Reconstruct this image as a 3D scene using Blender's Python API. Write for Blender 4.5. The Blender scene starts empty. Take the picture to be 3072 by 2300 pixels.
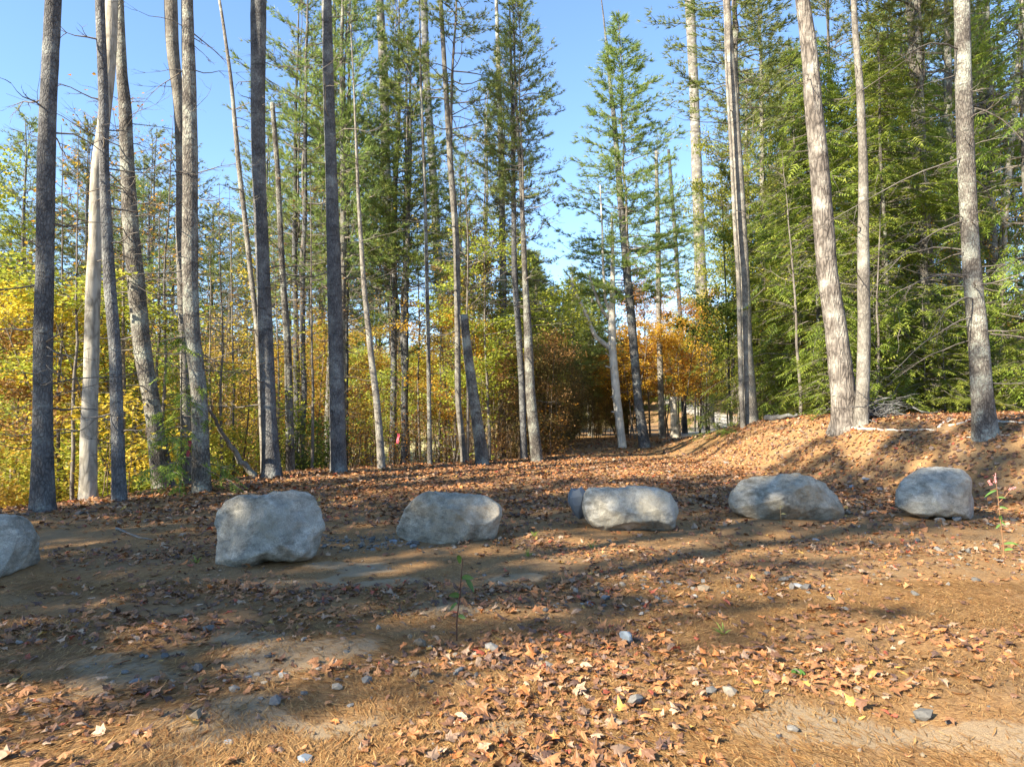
import bpy, math, random
import numpy as np
from mathutils import Vector, noise as mnoise

SC = bpy.context.scene
R = np.random.default_rng(7)
random.seed(7)

# ------------------------------------------------------------------ camera, sky, sun, exposure
CAM_H, PITCH, FPX = 1.5, math.radians(2.75), 2130.0      # focal length in pixels of a 3072 px wide picture
cam = bpy.data.cameras.new('camera'); cam.sensor_width = 36.0; cam.lens = 36.0 * FPX / 3072.0
cam.clip_start = 0.05; cam.clip_end = 2000
camo = bpy.data.objects.new('camera', cam); SC.collection.objects.link(camo)
camo.location = (0, 0, CAM_H); camo.rotation_euler = (math.pi / 2 + PITCH, 0, 0)
SC.camera = camo

SUN_EL = math.radians(33.0)
SUN_H = np.array([-0.80, -0.60]); SUN_H /= np.linalg.norm(SUN_H)
sun_dir = Vector((SUN_H[0] * math.cos(SUN_EL), SUN_H[1] * math.cos(SUN_EL), math.sin(SUN_EL)))
W = bpy.data.worlds.new('World'); SC.world = W; W.use_nodes = True
wn = W.node_tree; wn.nodes.clear()
sky = wn.nodes.new('ShaderNodeTexSky'); sky.sky_type = 'NISHITA'; sky.sun_disc = False
sky.sun_elevation = SUN_EL; sky.sun_rotation = math.atan2(SUN_H[0], SUN_H[1])
sky.air_density = 1.0; sky.dust_density = 0.0; sky.ozone_density = 4.2; sky.altitude = 300
bg = wn.nodes.new('ShaderNodeBackground'); bg.inputs['Strength'].default_value = 0.105
wo = wn.nodes.new('ShaderNodeOutputWorld')
wn.links.new(sky.outputs[0], bg.inputs[0]); wn.links.new(bg.outputs[0], wo.inputs[0])
sl = bpy.data.lights.new('sun', 'SUN'); sl.energy = 5.0; sl.angle = math.radians(0.55); sl.color = (1.0, 0.89, 0.70)
slo = bpy.data.objects.new('sun', sl); SC.collection.objects.link(slo)
slo.rotation_euler = (-sun_dir).to_track_quat('-Z', 'Y').to_euler()
VS = SC.view_settings
SC.display_settings.display_device = 'sRGB'
VS.view_transform = 'Standard'; VS.look = 'None'; VS.gamma = 1.0; VS.use_curve_mapping = False
VS.exposure = 1.88
SC.cycles.max_bounces = 8; SC.cycles.diffuse_bounces = 4; SC.cycles.transmission_bounces = 5
SC.cycles.transparent_max_bounces = 4; SC.cycles.caustics_reflective = False; SC.cycles.caustics_refractive = False
SC.cycles.use_denoising = True

# ------------------------------------------------------------------ helpers
CP, SP = math.cos(PITCH), math.sin(PITCH)
def ray(u, v):
    xc = (u - 1536.0) / FPX; zc = -(v - 1150.0) / FPX
    return np.array([xc, CP - SP * zc, SP + CP * zc])
def at(u, v, d):
    r = ray(u, v); return np.array([0, 0, CAM_H]) + r * (d / r[1])

def _h(ix, iy, s):
    n = (ix.astype(np.int64) * 374761393 + iy.astype(np.int64) * 668265263 + s * 982451653) & 0x7fffffff
    n = ((n ^ (n >> 13)) * 1274126177) & 0x7fffffff
    return ((n ^ (n >> 16)) & 0xffff) / 65535.0
def vn(x, y, s=0):
    x = np.asarray(x, float); y = np.asarray(y, float)
    ix = np.floor(x); iy = np.floor(y); fx = x - ix; fy = y - iy
    fx = fx * fx * (3 - 2 * fx); fy = fy * fy * (3 - 2 * fy)
    a = _h(ix, iy, s); b = _h(ix + 1, iy, s); c = _h(ix, iy + 1, s); d = _h(ix + 1, iy + 1, s)
    return (a + (b - a) * fx) * (1 - fy) + (c + (d - c) * fx) * fy
def fbm(x, y, s=0, o=4):
    t = 0; a = 0.5; n = 0
    for i in range(o):
        t = t + a * vn(x * 2 ** i, y * 2 ** i, s + i * 17); n += a; a *= 0.5
    return t / n
def sstep(a, b, x):
    t = np.clip((x - a) / (b - a), 0, 1); return t * t * (3 - 2 * t)

EDGE = np.array([(-14, -40), (-12, -6), (-10.8, 0), (-9.3, 6), (-7.9, 10.8), (-6.8, 13.3), (-5.8, 16), (-4.4, 18.3),
                 (-1.5, 20.2), (0.7, 21.4), (1.7, 24), (3.0, 34), (5.2, 50), (9, 90), (20, 300)], float)
def edge_dist(x, y):
    best = np.full(np.shape(x), 1e9)
    for (x0, y0), (x1, y1) in zip(EDGE[:-1], EDGE[1:]):
        dx, dy = x1 - x0, y1 - y0
        t = np.clip(((x - x0) * dx + (y - y0) * dy) / (dx * dx + dy * dy), 0, 1)
        best = np.minimum(best, np.hypot(x - x0 - t * dx, y - y0 - t * dy))
    sgn = np.where(x < np.interp(y, EDGE[:, 1], EDGE[:, 0]), 1.0, -1.0)
    return best * sgn
FOOT = np.array([(-40, 12), (0, 9.6), (8, 8.8), (10.9, 7.9), (13, 6.8), (15, 6.2), (18, 5.5), (20, 5.1), (24, 4.9), (27, 5.0), (32, 5.8), (50, 9.5), (300, 60)], float)
BANKH = np.array([(-40, .6), (5, 1.0), (11, 1.25), (14, 1.3), (18, 1.32), (21, 1.3), (24, 1.0), (27, .7), (32, .4), (40, .15), (60, 0), (300, 0)], float)
def gz(x, y):
    x = np.asarray(x, float); y = np.asarray(y, float)
    z = 0.016 * np.clip(y - 6, 0, 16)
    e = edge_dist(x, y); s = np.clip(e, 0, None)
    cap = np.where(y > 22, 2.6 - 1.5 * sstep(-6, 2, x) * sstep(21, 25, y), 2.6)
    q = s * s / (s + 0.9)
    z = z - cap * (1 - np.exp(-q / 6.5))
    t = x - np.interp(y, FOOT[:, 0], FOOT[:, 1]); H = np.interp(y, BANKH[:, 0], BANKH[:, 1])
    tw = t + 0.5 * (fbm(x * 0.5, y * 0.5, 5, 2) - 0.5)
    z = z + H * sstep(0, 3.1, tw) + 0.02 * np.clip(t - 2.8, 0, 30)
    near = sstep(60, 25, y)
    z = z + near * (0.10 * (fbm(x * 0.55, y * 0.55, 11, 3) - 0.5) + 0.05 * (fbm(x * 2.3, y * 2.3, 23, 3) - 0.5))
    far = np.hypot(x, y)
    z = z + sstep(70, 230, far) * 16 * (0.6 + 0.8 * vn(x * 0.012, y * 0.012, 3))
    return z
def ghit(u, v, dmin=2.5, dmax=80):
    r = ray(u, v); ds = np.arange(dmin, dmax, 0.04)
    k = ds / r[1]; px = r[0] * k; pz = CAM_H + r[2] * k
    below = pz <= gz(px, ds)
    i = int(np.argmax(below)) if below.any() else len(ds) - 1
    return np.array([px[i], ds[i], pz[i]])

def link(o, parent=None):
    SC.collection.objects.link(o)
    if parent is not None: o.parent = parent
    return o
def mesh(name, V, F, mats, fm=None, col=None, smooth=False):
    me = bpy.data.meshes.new(name)
    V = np.ascontiguousarray(V, dtype=np.float32); F = np.ascontiguousarray(F, dtype=np.int32); n = F.shape[1]
    me.vertices.add(len(V)); me.vertices.foreach_set('co', V.ravel())
    me.loops.add(F.size); me.loops.foreach_set('vertex_index', F.ravel())
    me.polygons.add(len(F)); me.polygons.foreach_set('loop_start', np.arange(0, F.size, n, dtype=np.int32))
    for m in (mats if isinstance(mats, (list, tuple)) else [mats]): me.materials.append(m)
    if fm is not None: me.polygons.foreach_set('material_index', np.ascontiguousarray(fm, dtype=np.int32))
    me.polygons.foreach_set('use_smooth', np.full(len(F), bool(smooth)))
    if col is not None:
        c = np.ones((len(V), 4), np.float32); c[:, :3] = col
        a = me.color_attributes.new('col', 'FLOAT_COLOR', 'POINT'); a.data.foreach_set('color', c.ravel())
    me.update(); me.validate(); return me
def ob(name, me, parent=None, loc=(0, 0, 0)):
    o = bpy.data.objects.new(name, me); o.location = loc; return link(o, parent)
def tag(o, label=None, cat=None, group=None, kind=None):
    for k, val in (('label', label), ('category', cat), ('group', group), ('kind', kind)):
        if val: o[k] = val
    return o
def root(name, loc, label, cat, group=None, rz=0.0, sc=(1, 1, 1)):
    o = bpy.data.objects.new(name, None); o.empty_display_size = 0.2
    o.location = loc; o.rotation_euler = (0, 0, rz); o.scale = sc
    return tag(link(o), label, cat, group)
class MB:
    def __init__(s): s.V = []; s.F = []; s.M = []; s.C = []; s.n = 0
    def add(s, V, F, m=0, c=(1, 1, 1)):
        V = np.asarray(V, float); F = np.asarray(F, int)
        s.V.append(V); s.F.append(F + s.n); s.M.append(np.full(len(F), m)); s.n += len(V)
        c = np.asarray(c, float); s.C.append(np.broadcast_to(c, (len(V), 3)))
    def mesh(s, name, mats, smooth=False, color=False):
        return mesh(name, np.vstack(s.V), np.vstack(s.F), mats, np.concatenate(s.M), np.vstack(s.C) if color else None, smooth)
def nrm(a): return a / np.maximum(np.linalg.norm(a, axis=-1, keepdims=True), 1e-9)
def tube(P, r, n=5, cap=False, jit=None):
    P = np.asarray(P, float); k = len(P); r = np.broadcast_to(np.asarray(r, float), (k,))
    T = nrm(np.gradient(P, axis=0))
    ref = np.array([1.0, 0, 0]) if abs(T[:, 2]).mean() > 0.6 else np.array([0, 0, 1.0])
    A = nrm(np.cross(np.broadcast_to(ref, T.shape), T)); B = np.cross(T, A)
    a = np.arange(n) * 2 * math.pi / n
    rr = r[:, None] if jit is None else r[:, None] * jit
    V = P[:, None, :] + rr[..., None] * (np.cos(a)[None, :, None] * A[:, None] + np.sin(a)[None, :, None] * B[:, None])
    V = V.reshape(-1, 3); i = np.arange(k - 1)[:, None] * n; j = np.arange(n)[None]; j2 = (j + 1) % n
    a0 = i + j; a1 = i + j2; b0 = a0 + n; b1 = a1 + n
    F = np.vstack([np.stack([a0, a1, b1], -1).reshape(-1, 3), np.stack([a0, b1, b0], -1).reshape(-1, 3)])
    if cap:
        V = np.vstack([V, P[-1:], P[:1]]); t = (k - 1) * n; c = len(V) - 2; j = j[0]; j2 = j2[0]
        F = np.vstack([F, np.stack([t + j, t + j2, np.full(n, c)], -1), np.stack([j2, j, np.full(n, c + 1)], -1)])
    return V, F
def rdir(n):
    return nrm(R.normal(size=(n, 3)))
def blades(P, D, k, L, w, cone, flat=0.0):
    """k slim triangles spread round every point of P along D: needle tufts and grass"""
    P = np.repeat(P, k, 0); D = np.repeat(nrm(D), k, 0); n = len(P)
    q = rdir(n); q[:, 2] *= (1 - flat)
    d = nrm(D + cone * q); s = nrm(np.cross(d, rdir(n)))
    l = L * R.uniform(0.7, 1.2, (n, 1))
    V = np.stack([P - s * w / 2, P + s * w / 2, P + d * l], 1).reshape(-1, 3)
    return V, np.arange(3 * n).reshape(-1, 3)
def leafs(P, N, D, L, w):
    """folded four-cornered leaves"""
    n = len(P); D = nrm(D - N * (D * N).sum(1, keepdims=True)); S = np.cross(N, D)
    l = L * R.uniform(0.7, 1.25, (n, 1)); ww = w * R.uniform(0.7, 1.2, (n, 1))
    V = np.stack([P, P + D * l * .5 + S * ww * .5 + N * ww * .15, P + D * l - N * l * 0.12, P + D * l * .5 - S * ww * .5 + N * ww * .15], 1).reshape(-1, 3)
    b = np.arange(n)[:, None] * 4
    return V, np.vstack([b + np.array([[0, 1, 2]]), b + np.array([[0, 2, 3]])])

# ------------------------------------------------------------------ materials
def newmat(name):
    m = bpy.data.materials.new(name); m.use_nodes = True; t = m.node_tree; t.nodes.clear()
    out = t.nodes.new('ShaderNodeOutputMaterial'); return m, t, out
def nd(t, typ, **kw):
    n = t.nodes.new(typ)
    for k, v in kw.items():
        if k in n.inputs: n.inputs[k].default_value = v
        else: setattr(n, k, v)
    return n
def ramp(t, src, stops):
    r = t.nodes.new('ShaderNodeValToRGB'); e = r.color_ramp.elements
    while len(e) < len(stops): e.new(0.5)
    for x, (p, c) in zip(e, stops): x.position = p; x.color = (*c, 1) if len(c) == 3 else c
    t.links.new(src, r.inputs[0]); return r.outputs[0]
def mixc(t, fac, a, b, mode='MIX'):
    m = t.nodes.new('ShaderNodeMix'); m.data_type = 'RGBA'; m.blend_type = mode
    for sock, v in ((m.inputs['Factor'], fac), (m.inputs[6], a), (m.inputs[7], b)):
        if hasattr(v, 'links'): t.links.new(v, sock)
        else: sock.default_value = v if not isinstance(v, tuple) or len(v) == 4 else (*v, 1)
    return m.outputs[2]
def coords(t, scale, kind='Object'):
    tc = t.nodes.new('ShaderNodeTexCoord'); mp = t.nodes.new('ShaderNodeMapping')
    mp.inputs['Scale'].default_value = scale; t.links.new(tc.outputs[kind], mp.inputs[0]); return mp.outputs[0]
def noisen(t, vec, scale, detail=4, rough=0.6):
    n = nd(t, 'ShaderNodeTexNoise', Scale=scale, Detail=detail, Roughness=rough); t.links.new(vec, n.inputs['Vector']); return n.outputs['Fac']
def finish(t, out, col, rough=0.85, bump=None, bs=0.5, bd=0.02, spec=0.25):
    p = nd(t, 'ShaderNodeBsdfPrincipled', Roughness=rough); p.inputs['Specular IOR Level'].default_value = spec
    if hasattr(col, 'links'): t.links.new(col, p.inputs['Base Color'])
    else: p.inputs['Base Color'].default_value = (*col, 1)
    if bump is not None:
        b = nd(t, 'ShaderNodeBump', Strength=bs, Distance=bd); t.links.new(bump, b.inputs['Height']); t.links.new(b.outputs[0], p.inputs['Normal'])
    t.links.new(p.outputs[0], out.inputs[0]); return p

def bark(name, dark, mid, lite, lichen=None, furrow=26.0, stretch=0.16, bd=0.03, lich_at=0.60):
    m, t, out = newmat(name)
    v = coords(t, (1, 1, stretch)); w = coords(t, (1, 1, 1)); oi = t.nodes.new('ShaderNodeObjectInfo')
    vo = nd(t, 'ShaderNodeTexVoronoi', Scale=furrow); vo.feature = 'DISTANCE_TO_EDGE'; dn = nd(t, 'ShaderNodeTexNoise', Scale=furrow * .5, Detail=3); t.links.new(v, dn.inputs['Vector'])
    dm = nd(t, 'ShaderNodeVectorMath', operation='SCALE'); dm.inputs['Scale'].default_value = 2.2 / furrow; t.links.new(dn.outputs['Color'], dm.inputs[0])
    da = nd(t, 'ShaderNodeVectorMath', operation='ADD'); t.links.new(v, da.inputs[0]); t.links.new(dm.outputs[0], da.inputs[1]); t.links.new(da.outputs[0], vo.inputs['Vector'])
    n1 = noisen(t, v, furrow * 1.3, 5, 0.7); n2 = noisen(t, w, 2.2, 4, 0.6); n3 = noisen(t, w, 30, 4, 0.7)
    fr = ramp(t, vo.outputs['Distance'], [(0.0, (0, 0, 0)), (0.22, (1, 1, 1))])
    h = mixc(t, 0.62, fr, n1)
    c = mixc(t, ramp(t, h, [(0.2, (0, 0, 0)), (0.75, (1, 1, 1))]), dark, mid)
    c = mixc(t, ramp(t, n2, [(0.42, (0, 0, 0)), (0.66, (1, 1, 1))]), c, mixc(t, h, mid, lite))
    if lichen:
        c = mixc(t, ramp(t, mixc(t, 0.45, n2, n3), [(lich_at - 0.06, (0, 0, 0)), (lich_at + 0.04, (0.8, 0.8, 0.8))]), c, lichen)
    sc_ = noisen(t, coords(t, (1, 1, 3.2)), 3.4, 3, 0.6)
    c = mixc(t, ramp(t, sc_, [(0.60, (0, 0, 0)), (0.72, (0.75, 0.75, 0.75))]), c, dark)
    hs = nd(t, 'ShaderNodeHueSaturation'); t.links.new(c, hs.inputs['Color'])
    mr = nd(t, 'ShaderNodeMapRange'); mr.inputs['To Min'].default_value = 0.78; mr.inputs['To Max'].default_value = 1.25
    t.links.new(oi.outputs['Random'], mr.inputs[0]); t.links.new(mr.outputs[0], hs.inputs['Value'])
    finish(t, out, hs.outputs[0], 0.9, h, 0.9, bd); return m
def foliage(name, a, b, c, trans=0.4, hue=0.03, val=0.25, rough=0.55):
    """leaf or needle colour runs a-b-c by each piece's own value"""
    m, t, out = newmat(name)
    at_ = nd(t, 'ShaderNodeAttribute'); at_.attribute_name = 'col'
    sep = t.nodes.new('ShaderNodeSeparateColor'); t.links.new(at_.outputs['Color'], sep.inputs[0])
    col = ramp(t, sep.outputs[0], [(0.0, a), (0.5, b), (1.0, c)])
    oi = t.nodes.new('ShaderNodeObjectInfo'); hs = nd(t, 'ShaderNodeHueSaturation'); t.links.new(col, hs.inputs['Color'])
    for lo, hi, sock in ((0.5 - hue, 0.5 + hue, 'Hue'), (1 - val, 1 + val, 'Value')):
        mr = nd(t, 'ShaderNodeMapRange'); mr.inputs['To Min'].default_value = lo; mr.inputs['To Max'].default_value = hi
        t.links.new(oi.outputs['Random'], mr.inputs[0]); t.links.new(mr.outputs[0], hs.inputs[sock])
    p = nd(t, 'ShaderNodeBsdfPrincipled', Roughness=rough); p.inputs['Specular IOR Level'].default_value = 0.3
    tr = t.nodes.new('ShaderNodeBsdfTranslucent'); mx = nd(t, 'ShaderNodeMixShader', Fac=trans)
    t.links.new(hs.outputs[0], p.inputs['Base Color']); t.links.new(hs.outputs[0], tr.inputs['Color'])
    t.links.new(p.outputs[0], mx.inputs[1]); t.links.new(tr.outputs[0], mx.inputs[2]); t.links.new(mx.outputs[0], out.inputs[0]); return m
def attr_mat(name, rough=0.7, trans=0.0, spec=0.3, mottle=0.0):
    m, t, out = newmat(name)
    a = nd(t, 'ShaderNodeAttribute'); a.attribute_name = 'col'; c = a.outputs['Color']
    if mottle:
        n = noisen(t, coords(t, (1, 1, 1)), 60, 3); c = mixc(t, mottle, c, n, 'OVERLAY')
    p = finish(t, out, c, rough, spec=spec)
    if trans:
        tr = t.nodes.new('ShaderNodeBsdfTranslucent'); mx = nd(t, 'ShaderNodeMixShader', Fac=trans); t.links.new(c, tr.inputs['Color'])
        t.links.new(p.outputs[0], mx.inputs[1]); t.links.new(tr.outputs[0], mx.inputs[2]); t.links.new(mx.outputs[0], out.inputs[0])
    return m
def rock(name, dark, mid, lite, stain=None, stain_amt=0.5):
    m, t, out = newmat(name); w = coords(t, (1, 1, 1)); v = coords(t, (1, 0.8, 2.0))
    n1 = noisen(t, w, 2.6, 6, 0.62); n2 = noisen(t, w, 85, 3, 0.75); n3 = noisen(t, v, 8, 6, 0.68); n4 = noisen(t, w, 1.7, 5, 0.6)
    c = ramp(t, n1, [(0.38, dark), (0.5, mid), (0.60, lite)])
    c = mixc(t, 0.55, c, ramp(t, n3, [(0.36, dark), (0.5, mid), (0.62, lite)]))
    sp = ramp(t, n2, [(0.36, (0.35, 0.35, 0.35)), (0.52, (0.5, 0.5, 0.5)), (0.68, (0.68, 0.67, 0.64))])
    c = mixc(t, 0.9, c, sp, 'OVERLAY')
    if stain:
        c = mixc(t, ramp(t, mixc(t, 0.35, n4, n3), [(0.5, (0, 0, 0)), (0.62, (stain_amt,) * 3)]), c, stain)
    vo = nd(t, 'ShaderNodeTexVoronoi', Scale=2.1); vo.feature = 'DISTANCE_TO_EDGE'
    wv = nd(t, 'ShaderNodeVectorMath', operation='ADD'); nz = nd(t, 'ShaderNodeTexNoise', Scale=3.0, Detail=5); t.links.new(w, nz.inputs['Vector'])
    t.links.new(w, wv.inputs[0]); t.links.new(nz.outputs['Color'], wv.inputs[1]); t.links.new(wv.outputs[0], vo.inputs['Vector'])
    cr = ramp(t, vo.outputs['Distance'], [(0.0, (0, 0, 0)), (0.018, (1, 1, 1))])
    c = mixc(t, 0.22, c, mixc(t, cr, (0.10, 0.095, 0.085), c))
    h = mixc(t, 0.35, n3, n2); h = mixc(t, 0.08, h, cr)
    finish(t, out, c, 0.82, h, 1.0, 0.04); return m

M = {}
M['pine_bark'] = bark('grey_pine_bark', (0.03, 0.026, 0.023), (0.135, 0.118, 0.10), (0.27, 0.245, 0.21), (0.32, 0.34, 0.28), furrow=22, stretch=.36, lich_at=.56)
M['dark_bark'] = bark('dark_pine_bark', (0.03, 0.029, 0.03), (0.115, 0.112, 0.112), (0.21, 0.208, 0.2), (0.28, 0.30, 0.27), furrow=24, stretch=.42, lich_at=0.6)
M['grey_bark'] = bark('smooth_grey_bark', (0.06, 0.053, 0.045), (0.19, 0.17, 0.145), (0.31, 0.285, 0.24), (0.36, 0.38, 0.32), furrow=18, stretch=0.4, bd=0.012)
M['old_bark'] = bark('deeply_furrowed_bark', (0.022, 0.018, 0.016), (0.15, 0.128, 0.108), (0.29, 0.26, 0.225), (0.30, 0.31, 0.26), furrow=12, stretch=.24, bd=.05)
M['pale_bark'] = bark('pale_stripped_bark', (0.16, 0.14, 0.11), (0.40, 0.365, 0.30), (0.52, 0.48, 0.40), None, furrow=10, stretch=0.25, bd=0.008)
M['dead_wood'] = bark('bleached_dead_wood', (0.30, 0.26, 0.21), (0.50, 0.46, 0.40), (0.64, 0.59, 0.52), None, furrow=22, stretch=0.1, bd=0.006)
M['twig'] = bark('grey_twig_bark', (0.06, 0.05, 0.045), (0.15, 0.13, 0.11), (0.25, 0.225, 0.19), None, furrow=30, stretch=0.3, bd=0.004)
M['brown_twig'] = bark('brown_twig_bark', (0.05, 0.035, 0.025), (0.14, 0.10, 0.065), (0.24, 0.18, 0.12), None, furrow=30, stretch=0.3, bd=0.004)
M['pine_needle'] = foliage('pine_needles', (0.10, 0.145, 0.045), (0.225, 0.275, 0.07), (0.38, 0.395, 0.105), 0.5, 0.025, 0.25)
M['hemlock'] = foliage('hemlock_needles', (0.07, 0.12, 0.025), (0.20, 0.25, 0.04), (0.36, 0.385, 0.065), 0.5, 0.02, 0.25)
M['dark_conifer'] = foliage('dark_conifer_needles', (0.055, 0.05, 0.017), (0.12, 0.10, 0.033), (0.20, 0.155, 0.055), 0.4, 0.02, 0.2)
M['yellow_leaf'] = foliage('yellow_leaves', (0.34, 0.25, 0.03), (0.54, 0.38, 0.04), (0.62, 0.50, 0.09), 0.5, 0.015, 0.2)
M['orange_leaf'] = foliage('orange_leaves', (0.40, 0.15, 0.025), (0.52, 0.27, 0.03), (0.55, 0.38, 0.05), 0.5, 0.015, 0.2)
M['lime_leaf'] = foliage('yellow_green_leaves', (0.20, 0.26, 0.032), (0.39, 0.43, 0.055), (0.55, 0.51, 0.09), 0.5, 0.02, 0.2)
M['green_leaf'] = foliage('green_leaves', (0.05, 0.10, 0.02), (0.10, 0.15, 0.025), (0.19, 0.22, 0.04), 0.45, 0.02, 0.2)
M['thicket_leaf'] = foliage('olive_brown_leaves', (0.07, 0.06, 0.02), (0.15, 0.12, 0.035), (0.25, 0.19, 0.06), 0.4, 0.015, 0.2)
M['brown_leaf'] = foliage('rusty_brown_leaves', (0.15, 0.085, 0.035), (0.32, 0.18, 0.055), (0.45, 0.29, 0.08), 0.4, 0.015, 0.2)
M['litter'] = attr_mat('dry_fallen_leaf', 0.55, 0.12, 0.35, 0.35)
M['needle'] = attr_mat('dry_pine_needle', 0.5, 0.0, 0.3)
M['stone'] = attr_mat('grey_stone', 0.8, 0.0, 0.25, 0.6)
M['weed'] = attr_mat('weed_green', 0.5, 0.3, 0.3)
M['tape'], _t, _o = newmat('pink_flagging_tape'); finish(_t, _o, (0.42, 0.06, 0.09), 0.5)
M['rock_grey'] = rock('grey_granite', (0.13, 0.118, 0.092), (0.31, 0.287, 0.235), (0.58, 0.54, 0.455), (0.15, 0.125, 0.08), 0.7)
M['rock_pale'] = rock('pale_granite', (0.17, 0.155, 0.122), (0.38, 0.352, 0.29), (0.62, 0.575, 0.485), (0.20, 0.165, 0.10), 0.65)
M['rock_brown'] = rock('brown_stained_granite', (0.13, 0.112, 0.08), (0.33, 0.298, 0.235), (0.58, 0.53, 0.43), (0.19, 0.13, 0.065), 0.85)

# ------------------------------------------------------------------ ground
def grow(a, b, step, g, far):
    xs = list(np.arange(a, b, step)); s = step
    while xs[-1] < far: s *= g; xs.append(xs[-1] + s)
    return xs
xr = grow(0, 7.5, 0.08, 1.07, 260); gx = np.array([-v for v in xr[:0:-1]] + xr)
yr = grow(2.2, 14, 0.08, 1.035, 330); s = 0.08; yb = [2.2]
while yb[-1] > -45: s *= 1.25; yb.append(yb[-1] - s)
gy = np.array(yb[:0:-1] + yr)
GX, GY = np.meshgrid(gx, gy); GZ = gz(GX, GY)
nx, ny = len(gx), len(gy)
idx = np.arange(nx * ny).reshape(ny, nx)
quads = np.stack([idx[:-1, :-1], idx[:-1, 1:], idx[1:, 1:], idx[1:, :-1]], -1).reshape(-1, 4)
SANDSPOT = [(-2.5, 7.2, 1.0, .55), (-1.3, 7.0, 1.0, .4), (-1.6, 6.4, .9, .3), (0.0, 6.6, .7, .35), (-.55, 5.6, .5, .3), (-1.5, 4.6, .9, .6), (-2.4, 4.3, .8, .5), (-1.6, 3.7, .8, .4), (2.2, 3.4, .9, .35), (1.5, 3.6, .7, .3), (-.6, 3.5, .6, .3)]
def sand_at(x, y):
    w = np.zeros(np.shape(x))
    n = fbm(x * 2.1, y * 2.6, 41, 4)
    for sx, sy, rx, ry in SANDSPOT:
        w = np.maximum(w, np.exp(-(((x - sx) / rx) ** 2 + ((y - sy) / ry) ** 2)) * 1.0)
    return np.clip(sstep(0.42, 0.62, w * 0.62 + (n - 0.5) * 1.3 + 0.06 * sstep(9, 5, y)), 0, 1)
sand = sand_at(GX, GY) * sstep(16, 10, GY)
road = sstep(1.2, 0.0, np.abs(GX - np.interp(GY, [30, 40, 60, 90], [8.5, 11.0, 16.5, 26]) - 0) - 1.6) * sstep(33, 37, GY)
meadow = sstep(6, 0, GX - .1 * GY) * np.clip(sstep(4, 9, edge_dist(GX, GY)) * sstep(26, 40, GY + 0.4 * np.abs(GX)) + sstep(60, 80, GY), 0, 1) * (0.35 + 0.65 * sstep(.4, .6, fbm(GX * .08, GY * .08, 9, 3)))
gm, t, out = newmat('forest_floor')
a = nd(t, 'ShaderNodeAttribute'); a.attribute_name = 'col'; sep = t.nodes.new('ShaderNodeSeparateColor'); t.links.new(a.outputs['Color'], sep.inputs[0])
w1 = coords(t, (1, 1, 1)); ws = coords(t, (1.0, 3.2, 1))
n1 = noisen(t, ws, 30, 6, 0.75); n2 = noisen(t, w1, 1.1, 5, 0.6); n3 = noisen(t, w1, 140, 4, 0.8); n4 = noisen(t, w1, 12, 5, 0.7)
duff = ramp(t, n1, [(0.28, (0.06, 0.034, 0.016)), (0.44, (0.19, 0.098, 0.038)), (0.56, (0.36, 0.20, 0.075)), (0.70, (0.58, 0.385, 0.18))])
duff = mixc(t, ramp(t, n2, [(0.40, (0, 0, 0)), (0.62, (1, 1, 1))]), duff, mixc(t, n4, (0.12, 0.07, 0.035), (0.36, 0.235, 0.115)))
sandc = mixc(t, n3, (0.19, 0.145, 0.09), (0.53, 0.435, 0.295)); sandc = mixc(t, 0.35, sandc, duff)
sm = nd(t, 'ShaderNodeMath', operation='MULTIPLY_ADD'); t.links.new(n4, sm.inputs[0]); sm.inputs[1].default_value = 1.5; sm.inputs[2].default_value = -0.75
sa = nd(t, 'ShaderNodeMath', operation='ADD'); t.links.new(sm.outputs[0], sa.inputs[0]); t.links.new(sep.outputs[0], sa.inputs[1])
c = mixc(t, ramp(t, sa.outputs[0], [(0.32, (0, 0, 0)), (0.78, (0.85, 0.85, 0.85))]), duff, sandc)
c = mixc(t, sep.outputs[1], c, mixc(t, n4, (0.26, 0.24, 0.21), (0.42, 0.40, 0.36)))
c = mixc(t, sep.outputs[2], c, mixc(t, n2, (0.22, 0.20, 0.08), (0.46, 0.42, 0.24)))
finish(t, out, c, 0.92, mixc(t, 0.5, n1, n3), 0.9, 0.02)
ground = tag(ob('ground', mesh('ground', np.stack([GX, GY, GZ], -1).reshape(-1, 3), quads, gm,
             col=np.stack([sand, road, meadow], -1).reshape(-1, 3), smooth=True)), kind='structure')

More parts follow.
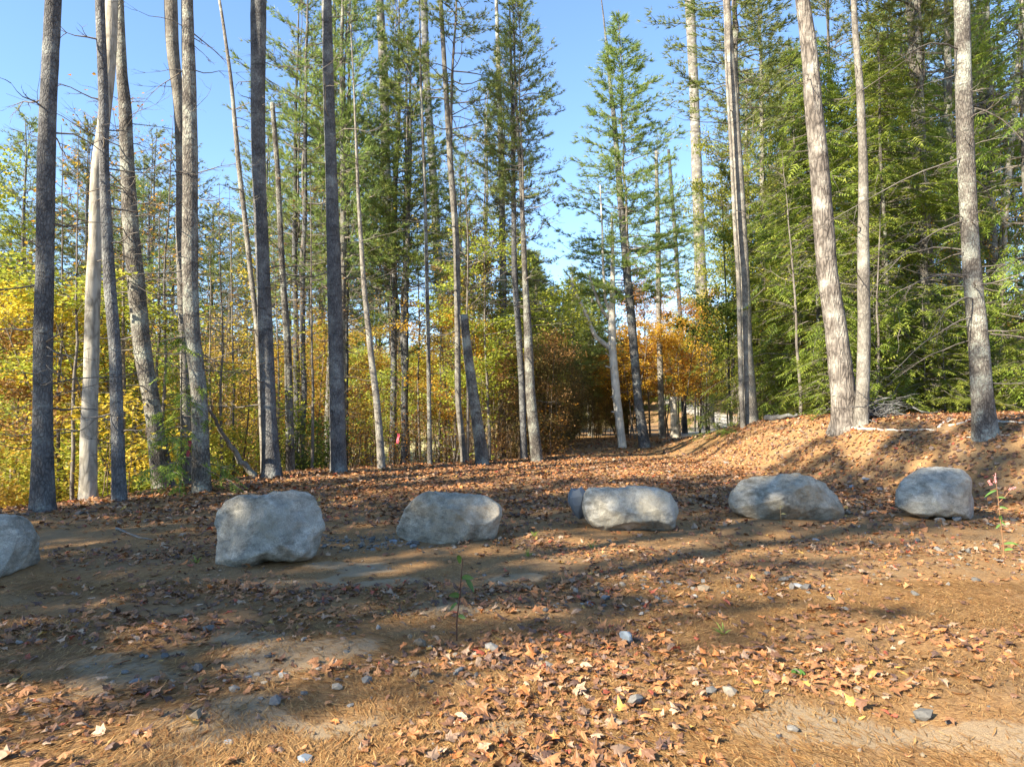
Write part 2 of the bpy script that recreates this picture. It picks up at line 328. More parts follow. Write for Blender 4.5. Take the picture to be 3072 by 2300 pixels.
# ------------------------------------------------------------------ boulders
def poly(off, pts): return [(off[0] + x / 5.52, off[1] + y / 5.52) for x, y in pts]
B = [
 ('grey_boulder', M['rock_grey'], poly((0, 1500), [(-1500,950),(-1480,700),(-1350,480),(-1100,340),(-700,290),(-300,270),(0,285),(80,290),(180,350),(250,430),(310,520),(370,660),(400,800),(408,950),(400,1100),(380,1190),(250,1260),(180,1320),(50,1370),(-500,1400),(-1100,1330),(-1400,1180)]), 0.50, 11,
  'grey boulder cut off by the left edge of the photo'),
 ('grey_boulder', M['rock_grey'], poly((600, 1440), [(265,560),(310,490),(400,430),(450,340),(560,270),(750,255),(1000,250),(1070,215),(1250,195),(1400,180),(1600,180),(1780,215),(1900,300),(1990,370),(2020,480),(2045,650),(2070,730),(2060,830),(2010,900),(1990,980),(1945,1230),(1500,1280),(1200,1330),(800,1430),(600,1465),(530,1455),(480,1420),(400,1320),(360,1200),(340,1000),(320,850),(270,700)]), 0.46, 21,
  'big blocky grey boulder with a flat face standing on bare sand'),
 ('grey_boulder', M['rock_brown'], poly((1150, 1430), [(190,830),(230,700),(290,600),(380,460),(520,340),(650,250),(740,205),(880,215),(990,235),(1090,270),(1250,268),(1350,280),(1500,278),(1680,295),(1850,370),(1950,460),(1990,540),(1995,630),(1960,780),(1930,850),(1890,960),(1850,1030),(1650,1060),(1400,1120),(1100,1140),(880,1140),(600,1060),(350,1030),(220,980),(195,900)]), 0.45, 31,
  'chipped grey boulder with brown stained underside and a notch in its top'),
 ('grey_boulder', M['rock_pale'], poly((1700, 1400), [(260,700),(280,550),(300,430),(335,350),(550,338),(780,325),(900,310),(1200,315),(1400,340),(1600,360),(1720,410),(1790,520),(1830,650),(1825,830),(1780,940),(1720,1020),(1500,1085),(1200,1110),(900,1115),(700,1090),(550,1060),(400,980),(300,880),(270,800)]), 0.42, 41,
  'loaf shaped pale boulder with a flat top in the middle of the row'),
 ('grey_boulder', M['rock_brown'], poly((2150, 1350), [(190,850),(240,730),(320,620),(420,530),(560,450),(750,385),(950,355),(1200,355),(1400,380),(1600,440),(1750,530),(1900,640),(2030,750),(2085,880),(2080,1000),(2050,1120),(1980,1180),(1700,1210),(1400,1205),(1150,1180),(900,1160),(600,1145),(400,1090),(250,1030),(200,950)]), 0.48, 51,
  'low egg shaped boulder with a smooth domed back and brown underside'),
 ('grey_boulder', M['rock_pale'], poly((2650, 1350), [(195,830),(220,700),(300,600),(380,500),(490,360),(600,280),(740,240),(900,245),(1100,270),(1250,295),(1380,340),(1460,420),(1510,560),(1540,680),(1590,800),(1640,950),(1665,1110),(1600,1170),(1500,1205),(1200,1160),(900,1110),(650,1090),(450,1060),(300,1010),(220,950)]), 0.45, 61,
  'speckled pale boulder with a sloping right side beside the pink flowered weed'),
]
BOULDERS = []
def ico(n):
    import bmesh
    bm = bmesh.new(); bmesh.ops.create_icosphere(bm, subdivisions=n, radius=1.0)
    V = np.array([v.co[:] for v in bm.verts]); F = np.array([[v.index for v in f.verts] for f in bm.faces]); bm.free(); return V, F
ICO6, ICOF6 = ico(6)
ICO1, ICOF1 = ico(1); ICO2, ICOF2 = ico(2)
def make_boulder(name, m, pl, depth, seed, label):
    pl = np.array(pl); rr = np.random.default_rng(seed)
    base = pl[np.argmax(pl[:, 1])]; bx = pl[:, 0].mean()
    g = ghit(min(max(bx, -250), 3072), base[1] - 6); d = g[1] + depth * 0.75
    P = np.array([at(u, v, d) for u, v in pl]); c = P.mean(0); c[1] = d
    dx, dz = P[:, 0] - c[0], P[:, 2] - c[2]; th = np.arctan2(dz, dx); rad = np.hypot(dx, dz) * .97; o = np.argsort(th); th, rad = th[o], rad[o]
    th = np.concatenate([th - 2 * math.pi, th, th + 2 * math.pi]); rad = np.concatenate([rad] * 3)
    D = ICO6; a = np.hypot(D[:, 0], D[:, 2]); Rr = np.interp(np.arctan2(D[:, 2], D[:, 0]), th, rad)
    n = {21: 3.6, 41: 3.2, 11: 3.0}.get(seed, 2.7); r = ((a / Rr) ** n + (np.abs(D[:, 1]) / depth) ** n) ** (-1 / n)
    V = D * r[:, None]
    for k in range(15):                                  # broad worn facets on the faces turned to front, back and top
        q = nrm(np.array([rr.normal(0, .5), rr.choice([-1, -1, 1]) * rr.uniform(.5, 1.2), rr.normal(.25, .65)]))
        h = V @ q; cut = h.max() * rr.uniform(0.68, 0.92); ex = np.clip(h - cut, 0, None); V = V - (ex * 0.96)[:, None] * q
    N = nrm(V); sv = Vector((seed * 3.1, seed * 1.7, 0))
    disp = np.empty(len(V))
    for i, p in enumerate(V):
        p = Vector(p) + sv
        rg = 1 - abs(mnoise.noise(p * 3.2)) * 2
        disp[i] = 0.040 * mnoise.noise(p * 2.3) + 0.035 * rg * mnoise.noise(p * 1.6 + sv) - 0.042 * abs(mnoise.noise(p * 4.4)) + 0.012 * mnoise.noise(p * 8) + 0.008 * mnoise.noise(p * 18) + 0.005 * mnoise.noise(p * 40)
    V = V + N * disp[:, None]
    o = ob(name, mesh(name, V, ICOF6, m, smooth=True), loc=c)
    BOULDERS.append((c[0], c[1], rad.max(), depth))
    return tag(o, label, 'boulder', 'row of boulders across the clearing')
for b in B: make_boulder(*b)

# ------------------------------------------------------------------ tree parts
def resample(P, r, step):
    P = np.asarray(P, float); r = np.asarray(r, float)
    s = np.concatenate([[0], np.cumsum(np.linalg.norm(np.diff(P, axis=0), axis=1))])
    n = max(3, int(s[-1] / step) + 1); q = np.linspace(0, s[-1], n)
    Q = np.stack([np.interp(q, s, P[:, i]) for i in range(3)], 1); rq = np.interp(q, s, r)
    for _ in range(2):
        Q[1:-1] = .25 * Q[:-2] + .5 * Q[1:-1] + .25 * Q[2:]; rq[1:-1] = .25 * rq[:-2] + .5 * rq[1:-1] + .25 * rq[2:]
    return Q, rq
def trunk_geo(P, r, sides=14, step=0.3, rough=0.07, flare=0.35):
    Q, rq = resample(P, r, step); h = np.linalg.norm(Q - Q[0], axis=1)
    rq = rq * (1 + flare * np.exp(-h / 0.28)); n = len(Q); ph = R.uniform(0, 9)
    ang = np.arange(sides) * 2 * math.pi / sides
    jit = 1 + rough * (2 * fbm(np.cos(ang)[None] * 1.3 + h[:, None] * 0.9 + ph, np.sin(ang)[None] * 1.3 + ph + 0 * h[:, None], 3, 3) - 1) + 0.5 * rough * R.normal(0, .5, (n, sides))
    jit = jit + 0.16 * np.exp(-h / 0.25)[:, None] * np.maximum(0, np.sin(ang * 4 + ph))[None]
    return tube(Q, rq, sides, True, jit)
def branch_geo(mb, p, d, L, r, m=0, segs=5, sag=0.1, twigs=3, depth=1, up=0.0, sides=4):
    d = nrm(np.asarray(d, float)); k = np.linspace(0, 1, segs + 1)
    w = rdir(1)[0] * 0.12 * L; w2 = rdir(1)[0] * 0.05 * L
    P = np.asarray(p)[None] + d[None] * (k * L)[:, None] + np.array([0, 0, 1.0])[None] * ((up * k ** 2 - sag * k) * L)[:, None] + w[None] * (k * k)[:, None] + w2[None] * np.sin(k * 7)[:, None]
    V, F = tube(P, r * (1 - 0.82 * k), sides); mb.add(V, F, m)
    ends = [P]
    if depth > 0:
        for _ in range(twigs):
            i = R.integers(1, segs + 1); td = nrm(d + 0.9 * rdir(1)[0]); td[2] *= 0.6
            ends += branch_geo(mb, P[i], td, L * R.uniform(.25, .5), r * 0.5, m, 3, sag, 2 if depth > 1 else 0, depth - 1, up, 3)
    return ends

def pine_crown(L=10.0, rad=2.5, sparse=1.0, seed=1, dead_low=0.12, irregular=0.35, tuftk=6, ntuft=95, conic=0.5):
    mb = MB(); z = 0.0; T = []; TD = []
    V, F = tube(np.array([[0, 0, q * L] for q in np.linspace(0, 1, 14)]) + np.pad(R.normal(0, .04, (14, 2)), ((0, 0), (0, 1))), np.linspace(.065, .012, 14), 6); mb.add(V, F, 0)
    while z < L - 0.15:
        f = z / L; prof = (1 - f) ** conic * (0.62 + 0.38 * min(1, f / 0.22)) + 0.05
        a0 = R.uniform(0, 6.28); nb = R.integers(4, 7)
        for k in range(nb):
            if R.random() > 0.88 * sparse: continue
            a = a0 + k * 6.28 / nb + R.normal(0, .2); bl = rad * prof * R.uniform(1 - irregular, 1.15)
            el = R.uniform(-0.05, 0.22) + 0.9 * f ** 3; d = np.array([math.cos(a), math.sin(a), el])
            ends = branch_geo(mb, (0, 0, z + R.uniform(-.12, .12)), d, bl, 0.012 + 0.010 * bl / rad * 1.5, 0, 6, 0.10, 4, 1, 0.22)
            if f < dead_low and R.random() < 0.6: continue
            nt = max(6, int(ntuft * bl / rad))
            for j in range(nt):
                e = ends[0] if R.random() < .5 or len(ends) < 2 else ends[R.integers(1, len(ends))]
                q = R.uniform(0.38 if e is ends[0] else 0.2, 1.0) * (len(e) - 1); i = min(int(q), len(e) - 2); pt = e[i] + (e[i + 1] - e[i]) * (q - i)
                side = np.array([-math.sin(a), math.cos(a), 0]) * R.normal(0, 0.12 * bl) + np.array([0, 0, R.normal(0.03, .05)])
                T.append(pt + side * R.random()); TD.append(np.array([d[0], d[1], 0.35]) + 1.6 * side / max(bl * .13, .05) * 0.35)
        z += R.uniform(.32, .62) * (0.75 + 0.25 * (1 - f))
    T = np.array(T); TD = np.array(TD)
    V, F = blades(T, TD, tuftk, 0.21, 0.022, 0.75, 0.35)
    cv = np.repeat(np.clip(np.repeat(R.normal(0.5, .2, len(T)), tuftk) + R.normal(0, .12, len(T) * tuftk), 0, 1), 3)
    mb.add(V, F, 1, np.stack([cv] * 3, 1))
    return mb
def hemlock_crown(H=12.0, rad=2.8, low=0.08, seed=1, nfr=27, droop=0.28, dens=1.0):
    mb = MB(); T = []; TD = []; TS = []; z = low * H
    while z < H - .1:
        f = (z - low * H) / (H * (1 - low)); prof = (1 - f) ** (0.75 if rad != 2.3 else .42) * (0.8 + .2 * min(1, f / .1)) + 0.04
        for k in range(R.integers(2, 5)):
            if R.random() > dens: continue
            a = R.uniform(0, 6.28); bl = rad * prof * R.uniform(.55, 1.15); d = np.array([math.cos(a), math.sin(a), R.uniform(0, .25)])
            ends = branch_geo(mb, (0, 0, z), d, bl, 0.008 + 0.012 * prof, 0, 5, droop * .3, 3, 1, -droop)
            for j in range(max(4, int(nfr * bl / rad * 1.2))):
                e = ends[0] if R.random() < .5 or len(ends) < 2 else ends[R.integers(1, len(ends))]
                q = R.uniform(.25, 1.0) * (len(e) - 1); i = min(int(q), len(e) - 2); pt = e[i] + (e[i + 1] - e[i]) * (q - i)
                s = R.choice([-1, 1]); sd = np.array([-math.sin(a), math.cos(a), 0]) * s * R.uniform(.1, 1.0) + d * R.uniform(.2, 1)
                sd[2] = -R.uniform(.05, .55); T.append(pt + R.normal(0, .05, 3)); TD.append(sd)
        z += R.uniform(.16, .34)
    T = np.array(T); TD = nrm(np.array(TD)); n = len(T); np_ = 5
    side = nrm(np.cross(TD, np.array([0, 0, 1.0])[None] + .5 * rdir(n))); L = R.uniform(.22, .48, (n, 1)); Vs = []
    for j in range(np_):                                # a frond: short slim side sprays off a twig, lying in one plane
        b = T + TD * L * (j / np_) + np.array([0, 0, -1.0]) * L * 0.25 * (j / np_) ** 2
        for s in (-1, 1):
            tip = b + (TD * 0.55 + side * s) * L * 0.36 * (1 - 0.13 * j) + R.normal(0, .012, (n, 3)); tip[:, 2] -= 0.04
            Vs.append(np.stack([b - TD * L * .04, b + TD * L * .09, tip], 1))
    tip = T + TD * L * 1.15; tip[:, 2] -= L[:, 0] * .3; b = T + TD * L * .75; b[:, 2] -= L[:, 0] * .14
    Vs.append(np.stack([b - side * .02, b + side * .02, tip], 1))
    V = np.stack(Vs, 1).reshape(-1, 3); k = 2 * np_ + 1
    cv = np.repeat(np.clip(R.normal(.5, .2, n), 0, 1), k * 3) + np.repeat(R.normal(0, .07, n * k), 3)
    mb.add(V, np.arange(len(V)).reshape(-1, 3), 1, np.stack([np.clip(cv, 0, 1)] * 3, 1)); return mb
def maple(H=8.0, rad=2.4, nleaf=5000, trunk_r=0.07, low=0.25, leaf=0.10, layered=0.8, stems=1):
    """returns (wood, leaves): forked trunk, spreading limbs and flat layers of leaves"""
    wood = MB(); E = []
    for s_ in range(stems):
        b = np.array([R.normal(0, .15), R.normal(0, .15), -0.15]) * (stems > 1) + np.array([0, 0, -0.1])
        top = b + np.array([R.normal(0, .05 * H) + (stems > 1) * R.normal(0, .12 * H), R.normal(0, .05 * H) + (stems > 1) * R.normal(0, .12 * H), H * R.uniform(.88, 1)])
        k = np.linspace(0, 1, 12)[:, None]; P = b + (top - b) * k + np.cumsum(R.normal(0, .025, (12, 3)), 0) * np.array([1, 1, 0])
        V, F = tube(P, trunk_r * (1 - .9 * k[:, 0]) * (1 if stems == 1 else .7), 7); wood.add(V, F)
        nb = int(24 / stems)
        for i in range(nb):
            f = R.uniform(low, .98); q = f * 11; j = min(int(q), 10); p = P[j] + (P[j + 1] - P[j]) * (q - j); a = R.uniform(0, 6.28)
            bl = rad * (math.sin(math.pi * (0.18 + .8 * (f - low) / (1 - low))) * .75 + .3) * R.uniform(.5, 1.1)
            E += branch_geo(wood, p, (math.cos(a), math.sin(a), R.uniform(.15, .8)), bl, trunk_r * .38 * (1 - .6 * f), 0, 5, .02, 5, 2, .02)
    n = nleaf; wts = np.array([max(.05, np.linalg.norm(e[-1] - e[0])) for e in E]); pick = R.choice(len(E), n, p=wts / wts.sum()); P = np.empty((n, 3))
    for i, e in enumerate(pick):
        q = R.uniform(.15, 1.0) * (len(E[e]) - 1); j = min(int(q), len(E[e]) - 2); P[i] = E[e][j] + (E[e][j + 1] - E[e][j]) * (q - j)
    P += R.normal(0, 1, (n, 3)) * np.array([.17, .17, .17 * (1 - .6 * layered)]); N = rdir(n); N[:, 2] = np.abs(N[:, 2]) + layered; N = nrm(N)
    V, F = leafs(P, N, rdir(n) + np.array([0, 0, -.3]), leaf, leaf * .95)
    lv = MB(); cv = np.repeat(np.clip(R.normal(.5, .24, n), 0, 1), 4); lv.add(V, F, 0, np.stack([cv] * 3, 1)); return wood, lv
def bare_sapling(H=6.0, r=.03, nleaf=350):
    return maple(H, .22 * H, nleaf, r, .3, .09, .8)

# prototypes shared by the many trees
PINE = [pine_crown(10, 2.6, .72, irregular=.45).mesh('pine_crown', [M['twig'], M['pine_needle']], color=True) for _ in range(3)] + \
       [pine_crown(10, 2.9, .62, irregular=.55, dead_low=.3, ntuft=95).mesh('pine_crown_sparse', [M['twig'], M['pine_needle']], color=True) for _ in range(3)]
SHADEPINE = [pine_crown(10, 3.0, .50, irregular=.5, dead_low=.1, ntuft=170).mesh('pine_crown_clumped', [M['twig'], M['pine_needle']], color=True) for _ in range(3)]
YOUNGPINE = [pine_crown(11, 2.6, 1.0, irregular=.2, dead_low=0, conic=.85, ntuft=120).mesh('young_pine_crown', [M['twig'], M['pine_needle']], color=True) for _ in range(2)]
HEML = [hemlock_crown(12, 2.9).mesh('hemlock_crown', [M['twig'], M['hemlock']], color=True) for _ in range(4)]
SMALLH = [hemlock_crown(5, 1.6, .05, nfr=14).mesh('hemlock_sapling_crown', [M['twig'], M['hemlock']], color=True) for _ in range(2)]
DARKC = [hemlock_crown(8, 2.3, .10, nfr=15, droop=.1, dens=.8).mesh('dark_conifer_crown', [M['brown_twig'], M['dark_conifer']], color=True) for _ in range(3)]
def wl(ws, **k):
    w, l = maple(**k); return w.mesh('maple_wood', M[ws], True), l.mesh('maple_leaves', M['lime_leaf'], color=True)
MAPLE = [wl('twig', H=9, rad=2.7, nleaf=6800) for _ in range(3)] + [wl('twig', H=7, rad=2.4, nleaf=5600, stems=3) for _ in range(2)]
SAPL = [wl('brown_twig', H=6, rad=1.1, nleaf=420, trunk_r=.032, low=.3, leaf=.095) for _ in range(4)]
BARE = [wl('twig', H=10, rad=1.6, nleaf=160, trunk_r=.055, low=.35, leaf=.09) for _ in range(3)]
SHRUB = [wl('brown_twig', H=2.2, rad=1.0, nleaf=900, trunk_r=.014, low=.2, leaf=.085, stems=5) for _ in range(3)]
TWIGS = [wl('brown_twig', H=3.4, rad=1.1, nleaf=260, trunk_r=.018, low=.12, leaf=.075, stems=6) for _ in range(3)]
THICK = [wl('brown_twig', H=5, rad=.95, nleaf=2300, trunk_r=.028, low=.06, leaf=.06, layered=.3) for _ in range(4)]
TRUNK = []
for k in range(5):
    h = 20.0; zz = np.linspace(-.3, h, 16); P = np.stack([np.cumsum(R.normal(0, .05, 16)), np.cumsum(R.normal(0, .05, 16)), zz], 1); P[:, :2] -= P[0, :2]
    mb = MB(); V, F = trunk_geo(P, np.interp(zz, [-.3, 0, 12, 20], [.19, .175, .12, .03]), 10, .4); mb.add(V, F)
    st = MB()
    for _ in range(34):
        z = R.uniform(1.5, 12); a = R.uniform(0, 6.28); i = np.searchsorted(zz, z); branch_geo(st, (P[i - 1] + P[i]) / 2 * [1, 1, 0] + [0, 0, z], (math.cos(a), math.sin(a), R.uniform(-.2, .3)), R.uniform(.4, 2.0), R.uniform(.006, .014), 0, 4, .12, 3, 1, .1, 3)
    TRUNK.append((mb.mesh('pine_trunk', M['pine_bark'], True), st.mesh('dead_branches', M['twig'], True), P))

def part(name, me, parent, loc=(0, 0, 0), sc=(1, 1, 1), rz=0.0, mat_=None):
    o = ob(name, me, parent, loc); o.scale = sc; o.rotation_euler = (0, 0, rz)
    if mat_ is not None:
        o.material_slots[0].link = 'OBJECT'; o.material_slots[0].material = mat_
    return o
def put_pine(x, y, H, r, cs, crw, label, group, barkm='pine_bark', sparse=True, name='pine_tree', young=False, clump=False):
    z = float(gz(x, y)); o = root(name, (x, y, z), label if y < 6 else SIZE(H, 15, 20) + label + ' ' + where(x, y), 'tree', group, R.uniform(0, 6.28))
    t, st, P = TRUNK[R.integers(len(TRUNK))]; s = r / .175
    part('trunk', t, o, (0, 0, 0), (s, s, H / 20), 0, M[barkm])
    if not young: tag(part('branches', st, o, (0, 0, 0), (max(.6, s), max(.6, s), H / 20)), kind='stuff')
    pi = np.interp(cs / H * 20, P[:, 2], P[:, 0]) * s, np.interp(cs / H * 20, P[:, 2], P[:, 1]) * s
    cm = (SHADEPINE[R.integers(3)] if clump else YOUNGPINE[R.integers(2)] if young else (PINE[3 + R.integers(3)] if sparse else PINE[R.integers(3)]))
    L = 11.0 if young else 10.0
    part('crown', cm, o, (pi[0], pi[1], cs), (crw / 2.6, crw / 2.6, (H - cs) / L), R.uniform(0, 6.28)); return o
def put_hem(x, y, H, w, label, group, protos=None, h0=12.0, name='hemlock_tree', r=None, sink=0.0):
    z = float(gz(x, y)) - sink; o = root(name, (x, y, z), label if not group else SIZE(H, h0 * .6, h0 * 1.2) + label + ' ' + where(x, y), 'tree', group, R.uniform(0, 6.28)); protos = protos or HEML
    t, st, P = TRUNK[R.integers(len(TRUNK))]; s = (r or .012 * H) / .175
    part('trunk', t, o, (0, 0, 0), (s * .5, s * .5, H / 20), 0, M['pine_bark'])
    part('crown', protos[R.integers(len(protos))], o, (0, 0, 0), (w, w, H / h0), R.uniform(0, 6.28)); return o
def put_maple(x, y, H, w, leafm, label, group, protos, h0, name='maple_tree', cat='tree', wood='trunk', lf='crown'):
    z = float(gz(x, y)); o = root(name, (x, y, z), SIZE(H, h0 * .75, h0 * 1.1) + LN[str(leafm)] + ' ' + label + ' ' + where(x, y), cat, group, R.uniform(0, 6.28)); a, b = protos[R.integers(len(protos))]
    part(wood, a, o, (0, 0, 0), (w, w, H / h0)); part(lf, b, o, (0, 0, 0), (w, w, H / h0), 0, M[leafm]); return o

SH2 = -SUN_H; NH = np.array([-SH2[1], SH2[0]])            # along the shadows, and across them
# ------------------------------------------------------------------ the trees one can name, traced where they stand
TREES = []
def hero(pts, label, kind='pine_tree', barkm='pine_bark', H=24.0, depth=None, crown=None, nb=26, zb=(1.6, 9.0), lb=(.5, 2.2), group='trees one can tell apart along the clearing', flare=.3, cat='tree', crs=None):
    """pts: (u, v, width) top to bottom, in pixels of the 3072 px photograph"""
    pts = list(pts)[::-1]; u0, v0, w0 = pts[0]
    d = depth or ghit(u0, v0)[1]
    P = [at(u, v, d) for u, v, w in pts]; r = [w / 2 / FPX * d for u, v, w in pts]
    b = P[0].copy(); gzz = float(gz(b[0], d))
    P.insert(0, np.array([b[0], d, min(b[2], gzz) - 0.3])); r.insert(0, r[0] * 1.02)
    k = max(2, len(P) - 3); dirv = (P[-1] - P[-3]) / max(.2, (P[-1] - P[-3])[2]); top = P[-1][2]
    if H > top + 1:
        dirv = dirv * np.array([.6, 1, 1]); r1 = r[-1]
        for f in (.33, .66, 1.0):
            P.append(P[-1] * 0 + (P[k + 2] if False else P[-1]) + dirv * (H - top) / 3); r.append(max(.02, r1 * (1 - .95 * f)))
    P = np.array(P); base = np.array([P[1][0], d, gzz]); L = P - base
    # a slow wander in depth so that no stem is ruled straight from the side
    L[1:, 1] += np.cumsum(R.normal(0, .03, len(L) - 1))
    o = root(kind, base, label, cat, group)
    V, F = trunk_geo(L, r, 16, .22, .06, flare); part('trunk', mesh('trunk', V, F, M[barkm], smooth=True), o)
    z0 = L[:, 2]
    def axis(z): return np.array([np.interp(z, z0, L[:, i]) for i in range(3)]), np.interp(z, z0, r)
    if nb:
        for _ in range(nb):
            mb = MB(); z = R.uniform(*zb); p, rr = axis(z); a = R.uniform(0, 6.28); q = np.array([math.cos(a), math.sin(a), 0]) * rr * .8
            branch_geo(mb, (0, 0, 0), (math.cos(a), math.sin(a), R.uniform(-.25, .35)), R.uniform(*lb) * R.uniform(.4, 1), R.uniform(.007, .018), 0, 5, .10, 4, 2, R.uniform(-.05, .2), 4)
            part('branch', mb.mesh('branch', M['twig'], True), o, p + q)
    if crown:
        cs, cw, proto = crown; p, _ = axis(cs); pt, _ = axis(H)
        c = part('crown', proto, o, p, (cw / 2.6, cw / 2.6, (H - cs) / 10), R.uniform(0, 6.28))
        dv = pt - p; c.rotation_euler = (-math.atan2(dv[1], dv[2]), math.atan2(dv[0], dv[2]), R.uniform(0, 6.28))
    TREES.append((base[0], base[1], r[1])); return o, axis, d
PC = PINE
hero([(159,0,45),(142,300,47),(137,500,50),(135,825,48),(130,1000,52),(128,1200,52),(130,1530,66)], 'thick dark straight pine trunk standing furthest left in the row', barkm='dark_bark', H=17, crown=(11, 2.0, PC[3]), nb=26, zb=(.9, 8), lb=(.6, 2.4))
hero([(326,0,38),(320,200,36),(300,400,35),(284,500,34),(280,760,38),(276,800,40),(270,1100,42),(262,1300,45),(262,1510,48)], 'pale cream barked tree between two dark pines', 'pale_tree', 'pale_bark', H=16, nb=8, zb=(1, 7), depth=12.6)
hero([(295,0,27),(306,300,28),(311,500,28),(324,825,34),(340,1050,34),(350,1300,36),(361,1505,40)], 'slim dark pine crossing in front of the pale cream tree', barkm='dark_bark', H=16, crown=(11, 1.7, PC[4]), nb=20, zb=(.9, 8), lb=(.5, 1.8), depth=12.0)
hero([(348,100,26),(352,225,32),(366,300,36),(376,500,40),(391,700,46),(401,800,47),(425,1050,50),(455,1220,48),(484,1480,50)], 'rough brown trunk bent to the left above its leaning foot', barkm='pine_bark', H=15, nb=34, zb=(2, 8), lb=(.8, 2.6), depth=14.2)
hero([(430,1100,18),(470,1250,24),(512,1475,32)], 'short broken stem crossing the foot of the bent brown trunk', 'broken_tree', 'dark_bark', H=2.4, nb=4, zb=(.6, 2), depth=14.6)
hero([(513,0,40),(520,150,36),(538,300,30),(542,500,26),(540,700,24),(541,825,24),(553,1100,26),(560,1470,36)], 'pale pine partly hidden behind the tall grey twin on its right', barkm='grey_bark', H=17, crown=(13, 1.6, PC[5]), nb=14, zb=(3, 9), depth=15.0)
hero([(560,0,35),(565,250,40),(570,500,44),(573,825,45),(580,1000,44),(600,1200,46),(605,1475,52)], 'tall grey pine touching the pale stem behind it', barkm='pine_bark', H=18, crown=(12, 2.0, PC[3]), nb=24, zb=(1.5, 9))
hero([(660,0,8),(673,60,9),(700,250,11),(722,500,14),(745,700,15),(755,825,15),(775,1000,15),(790,1430,17)], 'thin pale sapling leaning left against a grey pine', 'sapling', 'grey_bark', H=10, nb=14, zb=(3, 9), lb=(.3, 1.2), depth=16.4, flare=.1)
hero([(772,0,48),(772,300,42),(774,500,40),(786,825,40),(797,1050,44),(810,1300,46),(817,1430,58)], 'straight blue grey pine trunk with few stubs behind the blocky boulder', barkm='dark_bark', H=17.5, crown=(13.5, 1.7, PC[4]), nb=20, zb=(1.0, 10), lb=(.3, 2.0))
hero([(817,310,14),(832,500,15),(847,825,18),(865,1050,22),(872,1425,27)], 'slim broken topped trunk right of the blue grey pine', 'dead_tree', 'pine_bark', H=9, nb=16, zb=(1, 8), depth=18.0)
hero([(977,0,31),(984,250,33),(992,500,36),(1004,825,42),(1010,1100,44),(1017,1415,48)], 'dark furrowed pine trunk with a split black side', barkm='dark_bark', H=18, crown=(13.5, 1.8, PC[5]), nb=34, zb=(3, 12), lb=(.8, 2.6))
hero([(1075,600,11),(1090,850,15),(1112,1060,18),(1130,1200,21),(1145,1398,24)], 'slim pale stem bending right beside the dark furrowed pine', 'sapling', 'grey_bark', H=12, nb=14, zb=(2, 9), lb=(.4, 1.5), depth=18.5, flare=.15)
hero([(1140,0,23),(1153,250,28),(1158,500,28),(1169,800,35),(1183,950,36),(1193,1200,38),(1205,1392,46)], 'mottled grey pine marked with pink tape at its foot', barkm='pine_bark', H=21, crown=(10.5, 2.5, PC[3]), nb=34, zb=(3, 12), lb=(.8, 2.4))
hero([(1262,250,8),(1275,600,10),(1280,825,11),(1285,1050,12),(1290,1385,14)], 'very thin straight pole pine left of the leaning dark trunk', 'sapling', 'pine_bark', H=14, nb=16, zb=(2, 10), lb=(.3, 1.2), depth=19.8, flare=.1)
hero([(1272,0,22),(1280,250,22),(1295,450,23),(1317,825,26),(1332,950,28),(1347,1200,30),(1367,1374,34)], 'smooth dark trunk leaning left along its whole length', barkm='dark_bark', H=21, crown=(9, 2.3, PC[4]), nb=26, zb=(3, 12), lb=(.8, 2.0))
hero([(1322,0,13),(1337,250,15),(1352,500,18),(1368,700,20),(1372,825,20),(1373,1000,18),(1374,1200,18),(1392,1372,19)], 'pale slender pine running up behind the broken stub', barkm='grey_bark', H=18, crown=(9, 2.0, PC[3]), nb=20, zb=(3, 10), depth=20.6)
hero([(1391,944,24),(1402,1050,28),(1422,1200,32),(1447,1374,40)], 'broken off trunk ending in a stub at mid height', 'broken_snag', 'pine_bark', H=1, nb=7, zb=(.5, 5), lb=(.3, 1.2), depth=19.9)
hero([(1489,0,10),(1497,250,14),(1504,500,18),(1509,825,21),(1509,1050,23),(1504,1374,28)], 'straight young pine with a full green crown nearest the gap of sky', barkm='pine_bark', H=16.5, crown=(5.3, 2.0, PC[0]), nb=20, zb=(1.5, 6))
hero([(1530,100,8),(1538,350,11),(1543,825,17),(1553,950,18),(1565,1150,18),(1572,1368,20)], 'dark thin pine half hidden behind the last trunk before the path', barkm='dark_bark', H=15, crown=(7, 1.2, PC[2]), nb=14, zb=(1.5, 6), depth=21.6)
hero([(1548,300,8),(1561,500,12),(1575,825,17),(1582,950,23),(1592,1200,30),(1611,1374,36)], 'pine at the left mouth of the path, its foot curving out', barkm='pine_bark', H=14, crown=(6.5, 1.5, PC[1]), nb=16, zb=(1.5, 7), depth=20.5)
